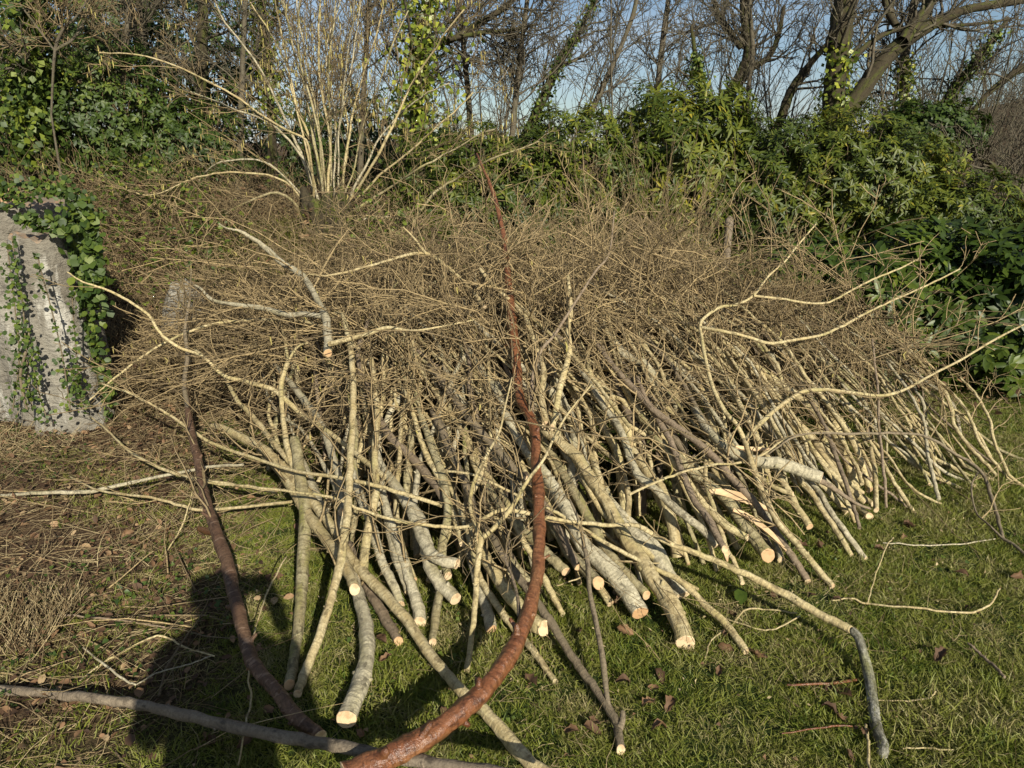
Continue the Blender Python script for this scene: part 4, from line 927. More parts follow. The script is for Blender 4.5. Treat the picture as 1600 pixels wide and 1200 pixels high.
BR('cut_pole', 'short pole with a cream cut end poking over the curved nearest pole', 'pole', 'hazel', [(554, 921, 18), (546, 897, 19), (530, 868, 19), (508, 840, 18), (485, 810, 17), (460, 770, 15), (437, 735, 13), (405, 705, 11)], (.13, .10, .06, .02), tw=(4, 2, 0), cutc=.15)
BR('forked_stick', 'slender forked stick with a broken foot, upright in the middle', 'branch', 'hazel', [(729, 1048, 10), (737, 996, 9), (743, 937, 9), (746, 885, 9), (752, 840, 9)], (0, .10, .2), tw=(2, 2, 0), cut=False,
   forks=[([(752, 842, 8), (735, 795, 6), (740, 755, 6), (760, 712, 5), (780, 675, 4), (790, 632, 3), (800, 590, 2)], (.2, .3)), ([(752, 842, 8), (775, 822, 8), (800, 792, 7), (825, 750, 6), (850, 717, 5), (865, 685, 4), (887, 647, 3.5), (925, 600, 2.4)], (.2, .3))])
BR('cut_pole', 'slim golden pole ending in splinters between the red cherry branch and the Y-shaped pole', 'pole', 'hazel', [(868, 1065, 9), (839, 1025, 11), (822, 1002, 11), (792, 967, 11), (763, 926, 11), (749, 900, 10), (735, 850, 9), (715, 790, 8), (690, 730, 7)], (0, .04, .04, .03), tw=(3, 2, 0), cut=False)
BR('forked_pole', 'smooth olive-brown pole with a Y-shaped stumpy foot at bottom centre', 'pole', 'olive', [(970, 1172, 16), (965, 1142, 15), (959, 1121, 14), (935, 1083, 14), (909, 1048, 13), (886, 1013, 13), (857, 967, 13), (833, 932, 12), (810, 902, 12), (787, 870, 12), (765, 835, 12), (750, 817, 12), (737, 785, 13), (725, 750, 13), (707, 712, 13), (690, 670, 14), (675, 640, 10)], (0, .05, .08, .06, .04), tw=(3, 2, 0), sides=14,
   forks=[([(961, 1124, 11), (950, 1098, 8), (941, 1025, 9), (930, 967, 8), (921, 923, 8), (918, 879, 8), (912, 850, 7), (905, 815, 5), (890, 780, 3)], (.03, .16, .2)), ([(965, 1142, 13), (972, 1128, 10), (973, 1112, 8)], (.03, .04))])
BR('cut_pole', 'pale pole with a splintered foot on the grass right of the red cherry branch', 'pole', 'hazel', [(880, 960, 9), (862, 929, 11), (851, 905, 11), (832, 870, 10), (810, 830, 9), (790, 780, 8)], (0, .03, .03), tw=(3, 2, 0), cut=False)
BR('cut_pole', 'stub of a mossy pole just right of the red cherry branch at its middle', 'pole', 'mossy', [(884, 893, 15), (870, 880, 16), (852, 862, 16), (825, 835, 15), (790, 800, 14), (760, 760, 12)], (.04, .02, 0), tw=(2, 2, 0), cutc=.4)
BR('cut_pole', 'dark pole with a small orange cut end peeping out left of the smooth grey log', 'pole', 'purple', [(902, 886, 12), (888, 857, 13), (872, 825, 12), (850, 790, 11), (820, 740, 9)], (.06, .02, 0), tw=(0, 0, 0), cutc=.7)
BR('log', 'shorter pale log half hidden under the smooth grey log with its end on the grass', 'log', 'grey', [(768, 985, 18), (760, 950, 18), (748, 915, 17), (735, 870, 16), (715, 820, 13)], (0, -.01, -.03), tw=(0, 0, 0), cutc=.8)
BR('log', 'log lying close along the right side of the smooth grey log', 'log', 'mossy', [(1010, 930, 16), (985, 905, 18), (950, 865, 18), (925, 820, 17), (895, 765, 14), (865, 715, 12), (835, 660, 10)], (0, -.02, -.02), tw=(2, 2, 0), cutc=.6)
# --- right half
BR('forked_branch', 'long bent pole on the right with one arm arching right, one rising to a curl', 'branch', 'hazel',
   [(1300, 917, 10), (1274, 885, 11), (1251, 857, 11), (1215, 815, 11), (1195, 775, 10), (1180, 740, 10), (1170, 707, 9), (1163, 687, 9)], (0, .07, .15, .2), cutc=.3,
   forks=[([(1163, 687, 8), (1150, 662, 7), (1132, 642, 7), (1112, 600, 6), (1100, 550, 6), (1096, 525, 5.5), (1094, 510, 5.5), (1100, 497, 5), (1125, 480, 4.5), (1150, 476, 4.2), (1177, 462, 3.8), (1200, 432, 3.4), (1225, 410, 3), (1245, 385, 3), (1275, 350, 2.2)], (.2, .3, .45), 4.4),
          ([(1163, 689, 8), (1175, 675, 8), (1200, 650, 7), (1225, 630, 7), (1255, 612, 7), (1287, 609, 6.5), (1300, 610, 6), (1343, 615, 5), (1380, 618, 5), (1417, 607, 4.5), (1460, 583, 4), (1500, 563, 4), (1550, 533, 3.5), (1600, 507, 2.5), (1640, 490, 2)], (.2, .3, .4), 4.3)], tw=(5, 3, 0), L=(.15, .45))
BR('curved_branch', 'thin curving branch arching right from the top of the bent pole above the twigs', 'branch', 'hazel',
   [(1096, 512, 6), (1125, 517, 5.5), (1162, 525, 5), (1200, 536, 5), (1237, 532, 4.5), (1287, 522, 4), (1325, 505, 4), (1357, 487, 3.5), (1400, 467, 3), (1450, 445, 2.6), (1500, 420, 2)], (.3, .4), tw=(5, 2, 0), cut=False, ymax=4.4, L=(.1, .35))
BR('curved_branch', 'thin twig-like branch running right from the curl towards the laurel hedge', 'branch', 'hazel', [(1177, 462, 4), (1212, 466, 3.5), (1285, 474, 3.5), (1325, 457, 3), (1362, 437, 3), (1400, 422, 2.5), (1435, 405, 2)], (.45, .45), tw=(5, 2, 0), cut=False, ymax=4.4, L=(.1, .35))
BR('log', 'thick short log with a clean cream cut end jutting out over the slim poles', 'log', 'grey', [(1283, 747, 19), (1250, 735, 19), (1220, 725, 18), (1187, 722, 17), (1150, 710, 17), (1125, 692, 15), (1105, 672, 13), (1085, 640, 11)], (.16, .15, .12, .04), tw=(3, 2, 0), cutc=.05, sides=18, obl=.3)
BR('log', 'mossy log right of centre ending in a broad brown cut end', 'log', 'mossy', [(1200, 868, 24), (1175, 837, 22), (1160, 817, 20), (1137, 782, 17), (1112, 760, 15), (1080, 735, 14), (1060, 715, 13), (1030, 690, 12), (1000, 650, 10)], (0, .02, .02), tw=(3, 2, 0), cutc=.8, sides=16)
BR('cut_pole', 'long straight purplish pole running from the heap down to the grass right of centre', 'pole', 'purple', [(1262, 908, 10), (1242, 876, 11), (1227, 853, 11), (1200, 815, 10), (1175, 780, 11), (1150, 755, 12), (1125, 725, 12), (1100, 700, 12), (1075, 680, 12), (1050, 662, 12), (1020, 640, 11), (995, 612, 11), (960, 575, 9), (920, 520, 7)], (0, .08, .1, .08), tw=(5, 3, 0))
BR('cut_pole', 'straight pole with a cream cut end lying just left of the split plank', 'pole', 'hazel', [(1168, 840, 10), (1137, 822, 13), (1107, 797, 13), (1080, 762, 13), (1055, 725, 12), (1035, 690, 11)], (.06, .05, .02), tw=(2, 2, 0), cutc=.15)
BR('cut_pole', 'smooth pale bare pole lying on a darker pole right of centre', 'pole', 'grey', [(1120, 853, 12), (1095, 825, 12), (1062, 800, 12), (1040, 780, 12), (1017, 757, 13), (995, 740, 13), (980, 700, 12), (967, 667, 12), (945, 637, 11), (915, 590, 9), (890, 550, 7)], (.03, .07, .07, .03), tw=(4, 3, 0))
BR('cut_pole', 'purplish pole with a pale oblique tip just right of the smooth pale pole', 'pole', 'purple', [(1132, 858, 11), (1107, 812, 12), (1085, 782, 11), (1065, 735, 10), (1050, 695, 10), (1032, 662, 9), (1010, 627, 8), (995, 590, 7)], (.09, .08, .05), tw=(4, 3, 0), cutc=.1, obl=1.2)
BR('cut_pole', 'thin knotty pole hanging down right of centre onto the grass', 'pole', 'hazel', [(1160, 911, 7), (1146, 876, 7), (1137, 862, 7), (1125, 825, 7), (1112, 785, 7), (1102, 750, 7), (1104, 712, 7), (1104, 667, 6)], (0, .05, .06), tw=(0, 0, 0))
BR('cut_pole', 'slim pole with an orange cut end above the right-hand grass', 'pole', 'hazel', [(1265, 823, 11), (1245, 792, 11), (1227, 760, 11), (1212, 735, 10), (1190, 700, 10), (1165, 650, 9), (1140, 600, 8), (1110, 550, 6)], (0, .05, .05), tw=(4, 3, 0), cutc=.6)
BR('stick', 'thin short stick with a round pale cut end beside the thick jutting log', 'pole', 'hazel', [(1239, 772, 7), (1212, 762, 7), (1187, 745, 7), (1165, 722, 6), (1140, 690, 5)], (.12, .08), tw=(0, 0, 0))
BR('cut_pole', 'long slim pole left one of a close pair reaching down to the grass at right', 'pole', 'hazel', [(1330, 868, 9), (1310, 835, 10), (1287, 800, 9), (1267, 770, 9), (1247, 747, 9), (1233, 710, 9), (1217, 680, 8), (1195, 640, 7), (1165, 595, 6), (1135, 550, 5)], (0, .06, .05), tw=(4, 3, 0))
BR('cut_pole', 'greyish slim pole right one of a close pair reaching down to the grass at right', 'pole', 'grey', [(1352, 874, 8), (1327, 840, 9), (1300, 803, 9), (1280, 770, 9), (1255, 740, 8), (1235, 700, 7), (1205, 640, 6)], (0, .05, .05), tw=(4, 3, 0))
BR('cut_pole', 'thin dark straight pole at right standing clear of its neighbours', 'pole', 'purple', [(1343, 825, 6), (1333, 790, 6.5), (1323, 760, 6.5), (1310, 723, 6.5), (1300, 697, 6.5), (1287, 663, 6), (1267, 627, 5.5), (1250, 600, 5)], (0, .08, .08), tw=(4, 3, 0))
BR('cut_pole', 'short thin pole left of the upright bare stem at right', 'pole', 'hazel', [(1347, 756, 6), (1340, 733, 6), (1327, 710, 6), (1313, 683, 5.5), (1283, 645, 5), (1250, 600, 4)], (0, .05), tw=(4, 3, 0))
BR('cut_pole', 'short pale upright peg at right with its foot on the grass', 'pole', 'hazel', [(1369, 797, 8), (1368, 760, 8), (1367, 733, 8), (1360, 700, 7)], (0, .06), tw=(0, 0, 0))
BR('upright_branch', 'slim dark branch standing straight up at right above the pale peg', 'branch', 'purple', [(1385, 793, 4), (1382, 750, 4.5), (1378, 710, 4.5), (1373, 663, 4), (1372, 617, 4), (1367, 567, 3), (1363, 530, 2.5)], (0, .2, .3), tw=(4, 2, 0), cut=False)
BR('cut_pole', 'slim pole leaning left near the right end, foot on the grass beside the pale peg', 'pole', 'hazel', [(1427, 800, 6.5), (1410, 773, 7), (1393, 747, 6.5), (1375, 715, 6), (1350, 675, 5), (1320, 630, 4)], (0, .05), tw=(4, 3, 0))
BR('cut_pole', 'thin low stick near the right end reaching far out over the grass', 'pole', 'hazel', [(1474, 790, 4), (1440, 773, 4.5), (1413, 750, 4.5), (1390, 715, 4), (1365, 690, 4)], (0, .05), tw=(2, 2, 0), cut=False)
BR('cut_pole', 'whitish bowed pole standing near the right end of the heap', 'pole', 'grey', [(1467, 780, 6), (1457, 743, 6), (1448, 703, 5.5), (1445, 663, 5), (1433, 637, 5), (1423, 617, 5), (1407, 593, 4.5), (1385, 565, 4)], (0, .08, .08), tw=(4, 3, 0))
BR('cut_pole', 'golden pole with a kink in it at the right end of the heap', 'pole', 'hazel', [(1557, 743, 6), (1533, 717, 6), (1510, 693, 6), (1490, 663, 6), (1487, 640, 6), (1477, 613, 5.5), (1463, 597, 5), (1433, 563, 4.5), (1400, 533, 4), (1363, 497, 4), (1330, 470, 3)], (0, .12, .14), tw=(5, 3, 0))
BR('cut_pole', 'slim pole rising just right of the kinked golden pole', 'pole', 'hazel', [(1583, 755, 5), (1557, 727, 5), (1530, 690, 5), (1520, 663, 5), (1507, 637, 5), (1483, 610, 4.5), (1450, 580, 4), (1420, 545, 3)], (0, .12, .14), tw=(5, 3, 0))
BR('cut_pole', 'rightmost slim pole of the heap, curving steeply down to the grass at the right edge', 'pole', 'hazel', [(1606, 765, 5), (1577, 743, 5), (1562, 710, 5), (1550, 680, 5), (1547, 657, 5), (1533, 630, 4.5), (1520, 610, 4), (1500, 590, 3.5)], (0, .1, .14), tw=(5, 3, 0))
BR('arching_branch', 'long thin arching branch crossing the right end and dropping to the grass in front', 'branch', 'olive', [(1567, 842, 5), (1557, 803, 5.5), (1547, 770, 5.5), (1537, 743, 5), (1517, 723, 5), (1493, 710, 5), (1450, 683, 4.5), (1400, 677, 4), (1333, 678, 4), (1273, 677, 3.5), (1240, 683, 3), (1200, 710, 2.4)], (.02, .15, .25, .2), tw=(5, 2, 0), cut=False, forks=[([(1567, 842, 5), (1585, 852, 5), (1610, 875, 5)], (.02, .01)), ([(1567, 842, 4), (1545, 820, 3), (1525, 800, 3), (1518, 760, 2.6), (1530, 735, 2)], (.02, .1))])
BR('split_stick', 'long crossing twig-like stick over the poles right of centre, thin and pale', 'branch', 'hazel', [(983, 773, 4), (1020, 755, 4), (1060, 740, 4), (1110, 728, 4), (1167, 721, 4), (1200, 705, 4), (1225, 688, 4), (1262, 678, 3), (1300, 675, 2)], (.16, .2), tw=(3, 2, 0), cut=False)
BR('brown_stick', 'brown stick jutting out from under the thick jutting log', 'branch', 'purple', [(1360, 795, 4), (1335, 785, 5), (1310, 768, 8), (1290, 755, 9), (1265, 745, 9), (1235, 730, 8)], (.03, .1, .1), tw=(0, 0, 0), cut=False)
# --- top middle
BR('upright_pole', 'pale knobbly upright pole in the top middle of the heap right of the cherry tip', 'pole', 'hazel', [(862, 668, 10), (867, 650, 10), (875, 605, 10), (885, 570, 9), (890, 542, 8), (887, 517, 8), (892, 487, 7), (890, 460, 7), (887, 430, 5)], (.12, .2, .3), tw=(4, 2, 0), ymax=4.9)
BR('cut_pole', 'slender pale pole slanting down right across the upper middle', 'pole', 'hazel', [(985, 668, 6), (955, 630, 6), (937, 605, 6), (920, 585, 6), (892, 552, 6), (865, 527, 5.5), (835, 500, 5), (805, 470, 4)], (.12, .16), tw=(4, 2, 0), ymax=4.9)
BR('upright_pole', 'yellowish pole rising directly right of the cherry branch above its swelling', 'pole', 'hazel', [(852, 665, 13), (846, 617, 11), (850, 580, 9), (840, 550, 8), (827, 512, 7.5), (818, 485, 6)], (.1, .14), tw=(4, 2, 0), ymax=4.9)
BR('cut_pole', 'short pale pole poking up left of the cherry tip', 'pole', 'hazel', [(822, 495, 6), (800, 472, 6), (772, 447, 6), (750, 420, 5)], (.12, .3), tw=(3, 2, 0), ymax=5.)
BR('arching_branch', 'pale branch at the back of the heap forking into a long arm that reaches left', 'branch', 'hazel', [(757, 480, 7), (735, 452, 6), (715, 432, 6), (690, 410, 6), (665, 396, 6), (630, 400, 5), (580, 415, 4), (517, 430, 3), (480, 429, 2)], (.15, .3, .4), tw=(4, 3, 0), ymax=5.2, forks=[([(665, 396, 5), (645, 370, 3), (630, 355, 2)], (.4, .5), 5.2)])
BR('arching_branch', 'long golden shoot sweeping left in a low arc below the forked grey branch', 'branch', 'hazel', [(560, 545, 5), (530, 525, 5), (500, 510, 5), (470, 501, 5), (430, 500, 5), (380, 501, 4.5), (330, 507, 4.5), (280, 525, 4), (230, 552, 3.5), (180, 590, 3), (140, 625, 2)], (.15, .25, .25), tw=(5, 3, 0), ymax=4.4, cut=False)
BR('arching_branch', 'long branch arching down from the grey stump and into the left of the heap', 'branch', 'hazel', [(600, 745, 9), (533, 690, 8), (467, 643, 8), (433, 613, 7), (400, 600, 6.5), (350, 587, 6), (317, 557, 5), (280, 543, 5), (250, 520, 4.5), (233, 493, 4), (200, 470, 4), (167, 453, 3.5), (130, 440, 2.5), (105, 425, 1.6)], (.10, .16, .2, .3), tw=(5, 3, 0), ymax=3.85, cut=False)
BR('arching_branch', 'slim branch sweeping down right from the foot of the grey stump across the heap', 'branch', 'hazel', [(690, 790, 6), (600, 762, 6), (533, 747, 6), (467, 737, 5.5), (400, 717, 5), (333, 693, 5), (300, 673, 5), (267, 650, 4.5), (233, 630, 4), (200, 613, 4), (160, 600, 3)], (.16, .2, .25), tw=(5, 3, 0), ymax=3.8, cut=False)
BR('birch_stick', 'long whitish stick lying on the litter at the far left, its tip under the heap', 'branch', 'grey', [(-20, 776, 5), (66, 770, 5.5), (133, 769, 6), (170, 762, 6), (233, 748, 5.5), (300, 735, 5), (333, 729, 4.5), (380, 726, 4)], (.01, .1, .2), tw=(3, 2, 0), cut=False)
BR('thin_branch', 'thin golden branch reaching left over the litter just below the whitish stick', 'branch', 'hazel', [(455, 784, 5), (400, 790, 5), (317, 797, 5), (283, 790, 4.5), (233, 777, 4), (157, 767, 3.5), (110, 745, 2.5)], (.12, .15, .1), tw=(5, 3, 0), cut=False)
BR('thin_branch', 'thin shoot slanting down right over the left side, above the whitish stick', 'branch', 'hazel', [(430, 770, 5), (380, 760, 5), (333, 752, 5), (283, 743, 5), (233, 723, 4.5), (200, 703, 4), (167, 672, 3), (140, 650, 2)], (.15, .2, .2), tw=(5, 3, 0), cut=False)
BR('cut_pole', 'whitish straight pole descending steeply in the left half, right of the stout mossy pole', 'pole', 'grey', [(534, 800, 13), (532, 762, 13), (525, 730, 13), (517, 705, 13), (510, 682, 12), (497, 655, 11), (475, 625, 11), (455, 600, 9), (430, 570, 7)], (.03, .05, .06), tw=(4, 3, 0))
BR('upright_pole', 'upright pole with a forked tip left of the whitish steep pole', 'pole', 'hazel', [(478, 770, 11), (462, 735, 11), (452, 712, 10), (447, 687, 9), (442, 650, 8), (440, 600, 8), (450, 565, 7)], (.05, .12, .2), tw=(4, 3, 0), forks=[([(450, 565, 6), (446, 537, 5), (440, 510, 3)], (.2, .25)), ([(450, 565, 6), (465, 542, 4), (480, 536, 3)], (.2, .25))])
BR('cut_pole', 'golden crooked pole running from the left edge of the heap down to the diagonal pole', 'pole', 'hazel', [(470, 740, 8), (460, 730, 8), (440, 707, 8), (422, 685, 8), (407, 665, 8), (387, 642, 7), (370, 625, 7), (347, 582, 6), (325, 562, 5.5), (305, 547, 5)], (.08, .12, .16), tw=(5, 3, 0))
BR('cut_pole', 'yellowish upright pole in the lower left half, left of the cream cut ends', 'pole', 'hazel', [(566, 900, 15), (572, 845, 15), (580, 805, 14), (587, 770, 13), (587, 745, 12), (586, 700, 10), (590, 650, 9), (585, 600, 8), (580, 560, 6)], (.04, .1, .12), tw=(4, 3, 0))
BR('cut_pole', 'pale thick pole in the left half ending on the grass among the cut ends', 'pole', 'grey', [(626, 945, 14), (615, 914, 15), (601, 888, 15), (590, 855, 15), (580, 820, 14), (565, 780, 13), (548, 730, 11)], (0, .03, .02), tw=(2, 2, 0))
BR('cut_pole', 'slim grey pole lying close beside the pale thick pole in the left half', 'pole', 'grey', [(638, 925, 11), (633, 908, 12), (617, 870, 12), (607, 825, 11), (600, 780, 10), (595, 740, 9)], (0, .03, .0), tw=(2, 2, 0))
for lb, mt, nd in [('short leaning mossy pole left of the olive-brown Y-footed pole', 'mossy', [(700, 900, 14), (690, 860, 15), (700, 800, 13), (690, 740, 12), (672, 690, 11), (655, 640, 9)]),
                   ('forked stem with a wide V among the poles in the left middle', 'hazel', [(722, 850, 10), (705, 795, 9), (690, 755, 9), (668, 715, 9), (655, 680, 8), (640, 630, 7), (620, 590, 5)]),
                   ('dark olive pole in the middle left of the smooth grey log', 'olive', [(822, 748, 10), (800, 728, 12), (780, 705, 13), (755, 680, 13), (735, 655, 12), (700, 610, 9), (670, 570, 7)])]:
    BR('cut_pole', lb, 'pole', mt, nd, (.04, .06), tw=(4, 3, 0))
# split, torn slabs of wood
def slab(label, pts, ws, lift, th=.012):
    q = np.array([ppt(a, b, hit(a, b, lift)) for a, b in pts]); P = catmull(q, 6); w = np.interp(np.linspace(0, 1, len(P)), np.linspace(0, 1, len(ws)), ws) / 2 / FPX * 3.2
    T = unit(np.gradient(P, axis=0)); Nn = unit(np.array([.1, -.6, .8])[None] - T * (T @ np.array([.1, -.6, .8]))[:, None]); S = np.cross(T, Nn); mb = MB()
    w = w * (1 + .06 * rng.normal(size=len(w))); v = np.stack([P + S * w[:, None] + Nn * th / 2, P - S * w[:, None] + Nn * th * .4, P - S * w[:, None] * .8 - Nn * th / 2, P + S * w[:, None] * .7 - Nn * th / 2], 1).reshape(-1, 3)
    n = len(P); i = np.arange(n - 1)[:, None] * 4; j = np.arange(4)[None]; j2 = (j + 1) % 4
    bc = np.stack([v[:, 0] * .2, v[:, 1] * .2, v[:, 2]], 1); mb.add(v, None, np.concatenate([np.stack([i + j, i + j2, i + 4 + j2, i + 4 + j], -1).reshape(-1, 4), [[0, 3, 2, 1], [4 * n - 4, 4 * n - 3, 4 * n - 2, 4 * n - 1]]]), bc, .1)
    o = mb.build('split_slab', M['split'], flat=True); tag(o, label, 'split wood')
slab('broad torn slab of pale split wood lying among the poles right of centre', [(1202, 798), (1180, 787), (1155, 777), (1130, 770), (1108, 768)], [3, 11, 14, 12, 5], .07)
slab('long thin blade of fresh split wood pointing down to the grass right of centre', [(1228, 861), (1205, 835), (1180, 815), (1160, 803), (1145, 797)], [2, 7, 9, 7, 5], .07)
slab('pale splinter of bare wood above the thick jutting log', [(1208, 702), (1180, 702), (1155, 700), (1140, 699)], [2, 7, 6, 3], .12)
slab('pointed pale splinter standing out at the foot of the purplish pole', [(1136, 878), (1133, 862), (1128, 850)], [2, 8, 7], .06)

rng = np.random.default_rng(41)
# --- poles filling the heap between and below the traced ones
REFS = [((466, 1000), 'the slim upright pole'), ((440, 1050), 'the stout mossy-footed pole'), ((541, 1124), 'the nearest curved pole'), ((660, 970), 'the knobbly grey pole'), ((712, 930), 'the clean round cut end'), ((735, 1000), 'the forked stick'), ((830, 960), 'the red cherry branch'),
        ((935, 911), 'the orange cut end'), ((1000, 958), 'the thick smooth grey log'), ((1071, 1004), 'the thick ridged log'), ((1166, 1019), 'the slim golden pole'), ((1160, 905), 'the thin knotty hanging pole'), ((1200, 868), 'the broad brown cut end'), ((1228, 861), 'the long blade of split wood'), ((1300, 917), 'the long bent pole'),
        ((1265, 823), 'the slim orange-ended pole'), ((1283, 747), 'the thick jutting log'), ((1340, 868), 'the close pair of slim poles'), ((1347, 756), 'the short thin pole'), ((1369, 797), 'the pale upright peg'), ((1427, 800), 'the leaning slim pole'), ((1467, 780), 'the whitish bowed pole'), ((1557, 743), 'the kinked golden pole'), ((330, 830), 'the dull cherry branch')]
FILLED = []
def seen_at(p):
    v = np.asarray(p) - [0, 0, EYE]; f = v[1] * CP - v[2] * SP; return 800 + FPX * v[0] / f, 600 - FPX * (v[1] * SP + v[2] * CP) / f
BARKW = {'hazel': 'tan-barked', 'grey': 'grey-barked', 'mossy': 'mossy', 'purple': 'purplish', 'olive': 'smooth olive'}

def fill_pole(name, label, mat, bx, by, az, Lp, r0, lift0, lift1, group, tw, ttint):
    n = 13; s = np.linspace(0, 1, n); d = np.array([math.sin(az), math.cos(az)])
    side = np.array([d[1], -d[0]]); bend = rng.normal(0, .05) * Lp; k2 = rng.normal(0, .03) * Lp
    xy = np.array([bx, by]) + d * (s * Lp * .93)[:, None] + side * (bend * np.sin(s * math.pi) + k2 * np.sin(s * 2 * math.pi) + .012 * np.sin(s * 17 + bx * 9))[:, None]
    z = np.maximum(G(xy[:, 0], xy[:, 1]), H(xy[:, 0], xy[:, 1])); zz = np.polyval(np.polyfit(s, z, 2), s) + lift0 + (lift1 - lift0) * s
    R = r0 * (1 - .58 * s ** 1.1); g = G(xy[:, 0], xy[:, 1]) + R
    zz = np.maximum(zz, g); zz[0] = g[0] + min(.03, max(0, lift0 + .05)) * rng.uniform(0, 1)
    P = catmull(np.column_stack([xy, zz]), 2); R = np.interp(np.linspace(0, 1, len(P)), s, R)
    P[1:-1] += rng.normal(0, .0022, (len(P) - 2, 3))
    e = empty(name, P[0]); tag(e, label, 'pole', group); FILLED.append((e, name, mat, P)); mb = MB(); sd = rng.integers(0, 90)
    tube(mb, P, R, 9, rng.uniform(0, 1), .06, seed=int(sd)); T = unit(P[1] - P[0]); q = mb.v[0][:9]; face_cut(q, P[0], T, rng.uniform(-.2, .8))
    for k in range(2):
        i = rng.integers(3, len(P) - 4); o = unit(np.cross(T, rng.normal(0, 1, 3)) + T * .6)
        tube(mb, np.array([P[i] + o * R[i] * .3, P[i] + o * R[i] * 1.1, P[i] + o * R[i] * rng.uniform(1.4, 4)]), np.array([.5, .32, .22]) * R[i], 6, .4, .1, seed=k)
    cap(q.copy(), T, e, 'cut', rng.choice([.0, .1, .25, .6]))
    put(mb.build('stem', M[mat]), e)
    if tw[0]:
        tb = MB()
        for A, B in twig_set(P, R, *tw, t0=.35, L=(.3, .8)): tubes(tb, A, B, 3, rng.uniform(*ttint, len(A)))
        put(tb.build('twigs', M['twig'], kind='stuff'), e)
zones = [(-1.35, -.75, 12, 'left end', (-.6, .25)), (-.75, -.1, 30, 'left of the red cherry branch', (-.5, .1)), (-.1, .55, 40, 'below the cherry tip in the middle', (-.6, -.2)), (.55, 1.2, 44, 'right of the thick ridged log', (-.7, -.25)), (1.2, 1.95, 38, 'between the split slabs and the upright dark stem', (-.75, -.3)), (1.95, 3.0, 32, 'at the thin right end', (-.65, -.2))]
for x0, x1, n, where, azr in zones:
    for k in range(n):
        bx = rng.uniform(x0, x1); thin = where.startswith('at the thin'); back = rng.uniform(0, 1) ** 1.3 * (1.1 if not thin else .8) + (.12 if not thin else .05)
        thick = rng.uniform() < (.25 if not thin else 0); r0 = rng.uniform(.019, .028) if thick else (rng.uniform(.009, .017) if not thin else rng.uniform(.007, .011))
        mt = rng.choice(['hazel', 'grey', 'mossy', 'purple', 'olive'], p=[.52, .2, .14, .08, .06])
        fill_pole('cut_pole', ('stout' if thick else 'slender') + ' cut pole lying in the heap ' + where, mt, bx, float(yfront(bx)) + back, rng.uniform(*azr), rng.uniform(1.2, 2.1) if not thin else rng.uniform(1.0, 1.6), r0,
                  rng.uniform(-.14, .01) - .0, rng.uniform(-.05, .13), ('stout' if thick else 'slender') + ' cut poles lying ' + where, (5, 3, 1) if not thick else (3, 3, 1), (.3, 1.))

by_label = {}
for e, nm, mt, P in FILLED:
    px, py = seen_at(P[0]); d = [abs(px - a) + .6 * abs(py - b) for (a, b), _ in REFS]; k = int(np.argmin(d)); (a, b), ref = REFS[k]
    rel = 'left of' if px < a - 12 else 'right of' if px > a + 12 else 'behind'
    by_label.setdefault((e['label'].split()[0], BARKW[mt], rel, ref), []).append((px, e))
ORD = 'first second third fourth fifth sixth seventh eighth ninth tenth eleventh twelfth thirteenth fourteenth fifteenth sixteenth seventeenth eighteenth nineteenth twentieth'.split() + [f'{k}th' for k in range(21, 60)]
for (th, bk, rel, ref), l in by_label.items():
    l.sort(key=lambda q: q[0])
    for i, (_, e) in enumerate(l):
        e['label'] = f'{th} {bk} pole {rel} {ref}' if len(l) == 1 else f'{ORD[i]} from left of {len(l)} {th} {bk} poles {rel} {ref}'
        e['group'] = 'cut poles piled in the heap'

rng = np.random.default_rng(43)
# --- the fine tangle of tops
def tangle(name, n, k1, xr, depth, tint, r0, L, dirb, seed_y=(1.0, 3.6), up=.05, head=.05):
    bx = rng.uniform(*xr, n * 4); d = rng.uniform(*seed_y, n * 4); by = yfront(bx) + d; h = H(bx, by) + 0
    k = (h > .10) & (by < 5.7); bx, by, h = bx[k][:n], by[k][:n], h[k][:n]; m_ = len(bx)
    g = G(bx, by); z = np.maximum(g, np.maximum(h, g) - rng.uniform(*depth, m_) * np.minimum(1, h / .5))
    P, R = wander(np.stack([bx, by, z - .02], 1), rng.normal(0, .55, (m_, 3)) * [1, 1, .6] + np.array([dirb[0], dirb[1], up]), rng.uniform(*L, m_), 6, .2, (0, 0, -.01), r0, r0 * .4)
    A, B = spawn(P, R, k1, .1, 1, .65, (.3, .7), .6, 4, .2, (0, 0, .02), r0 * .45)
    C_, D_ = spawn(A, B, 2, .2, 1, .65, (.35, .7), .7, 3, .25, (0, 0, .0), r0 * .36)
    for X in (P, A, C_):
        g_ = G(X[..., 0], X[..., 1]); top_ = np.maximum(H(X[..., 0], X[..., 1]), g_) + head; over = np.maximum(X[..., 2] - top_, 0)
        X[..., 2] = np.maximum(X[..., 2] - over * .4, g_ + .01)
    mb = MB(); t = np.clip(rng.uniform(tint[0] - .1, tint[1] + .15, m_), 0, 1)
    tubes(mb, P, R, 3, t); tubes(mb, A, B, 3, np.clip(np.repeat(t, k1) + rng.normal(0, .12, m_ * k1), 0, 1)); tubes(mb, C_, D_, 3, np.clip(np.repeat(t, k1 * 2) + rng.normal(0, .15, m_ * k1 * 2), 0, 1))
    mb.build(name, M['twig'], kind='stuff'); return C_
T1 = tangle('brushwood_twigs', 900, 6, (-2.3, 3.7), (-.0, .4), (-.1, .8), .0042, (.4, 1.1), (-.4, .6), seed_y=(1.45, 3.9), up=.22)
T2 = tangle('brown_twigs', 620, 6, (.2, 3.8), (-.0, .35), (0, .5), .0038, (.4, .9), (-.3, .5), seed_y=(1.35, 3.3), up=.2)
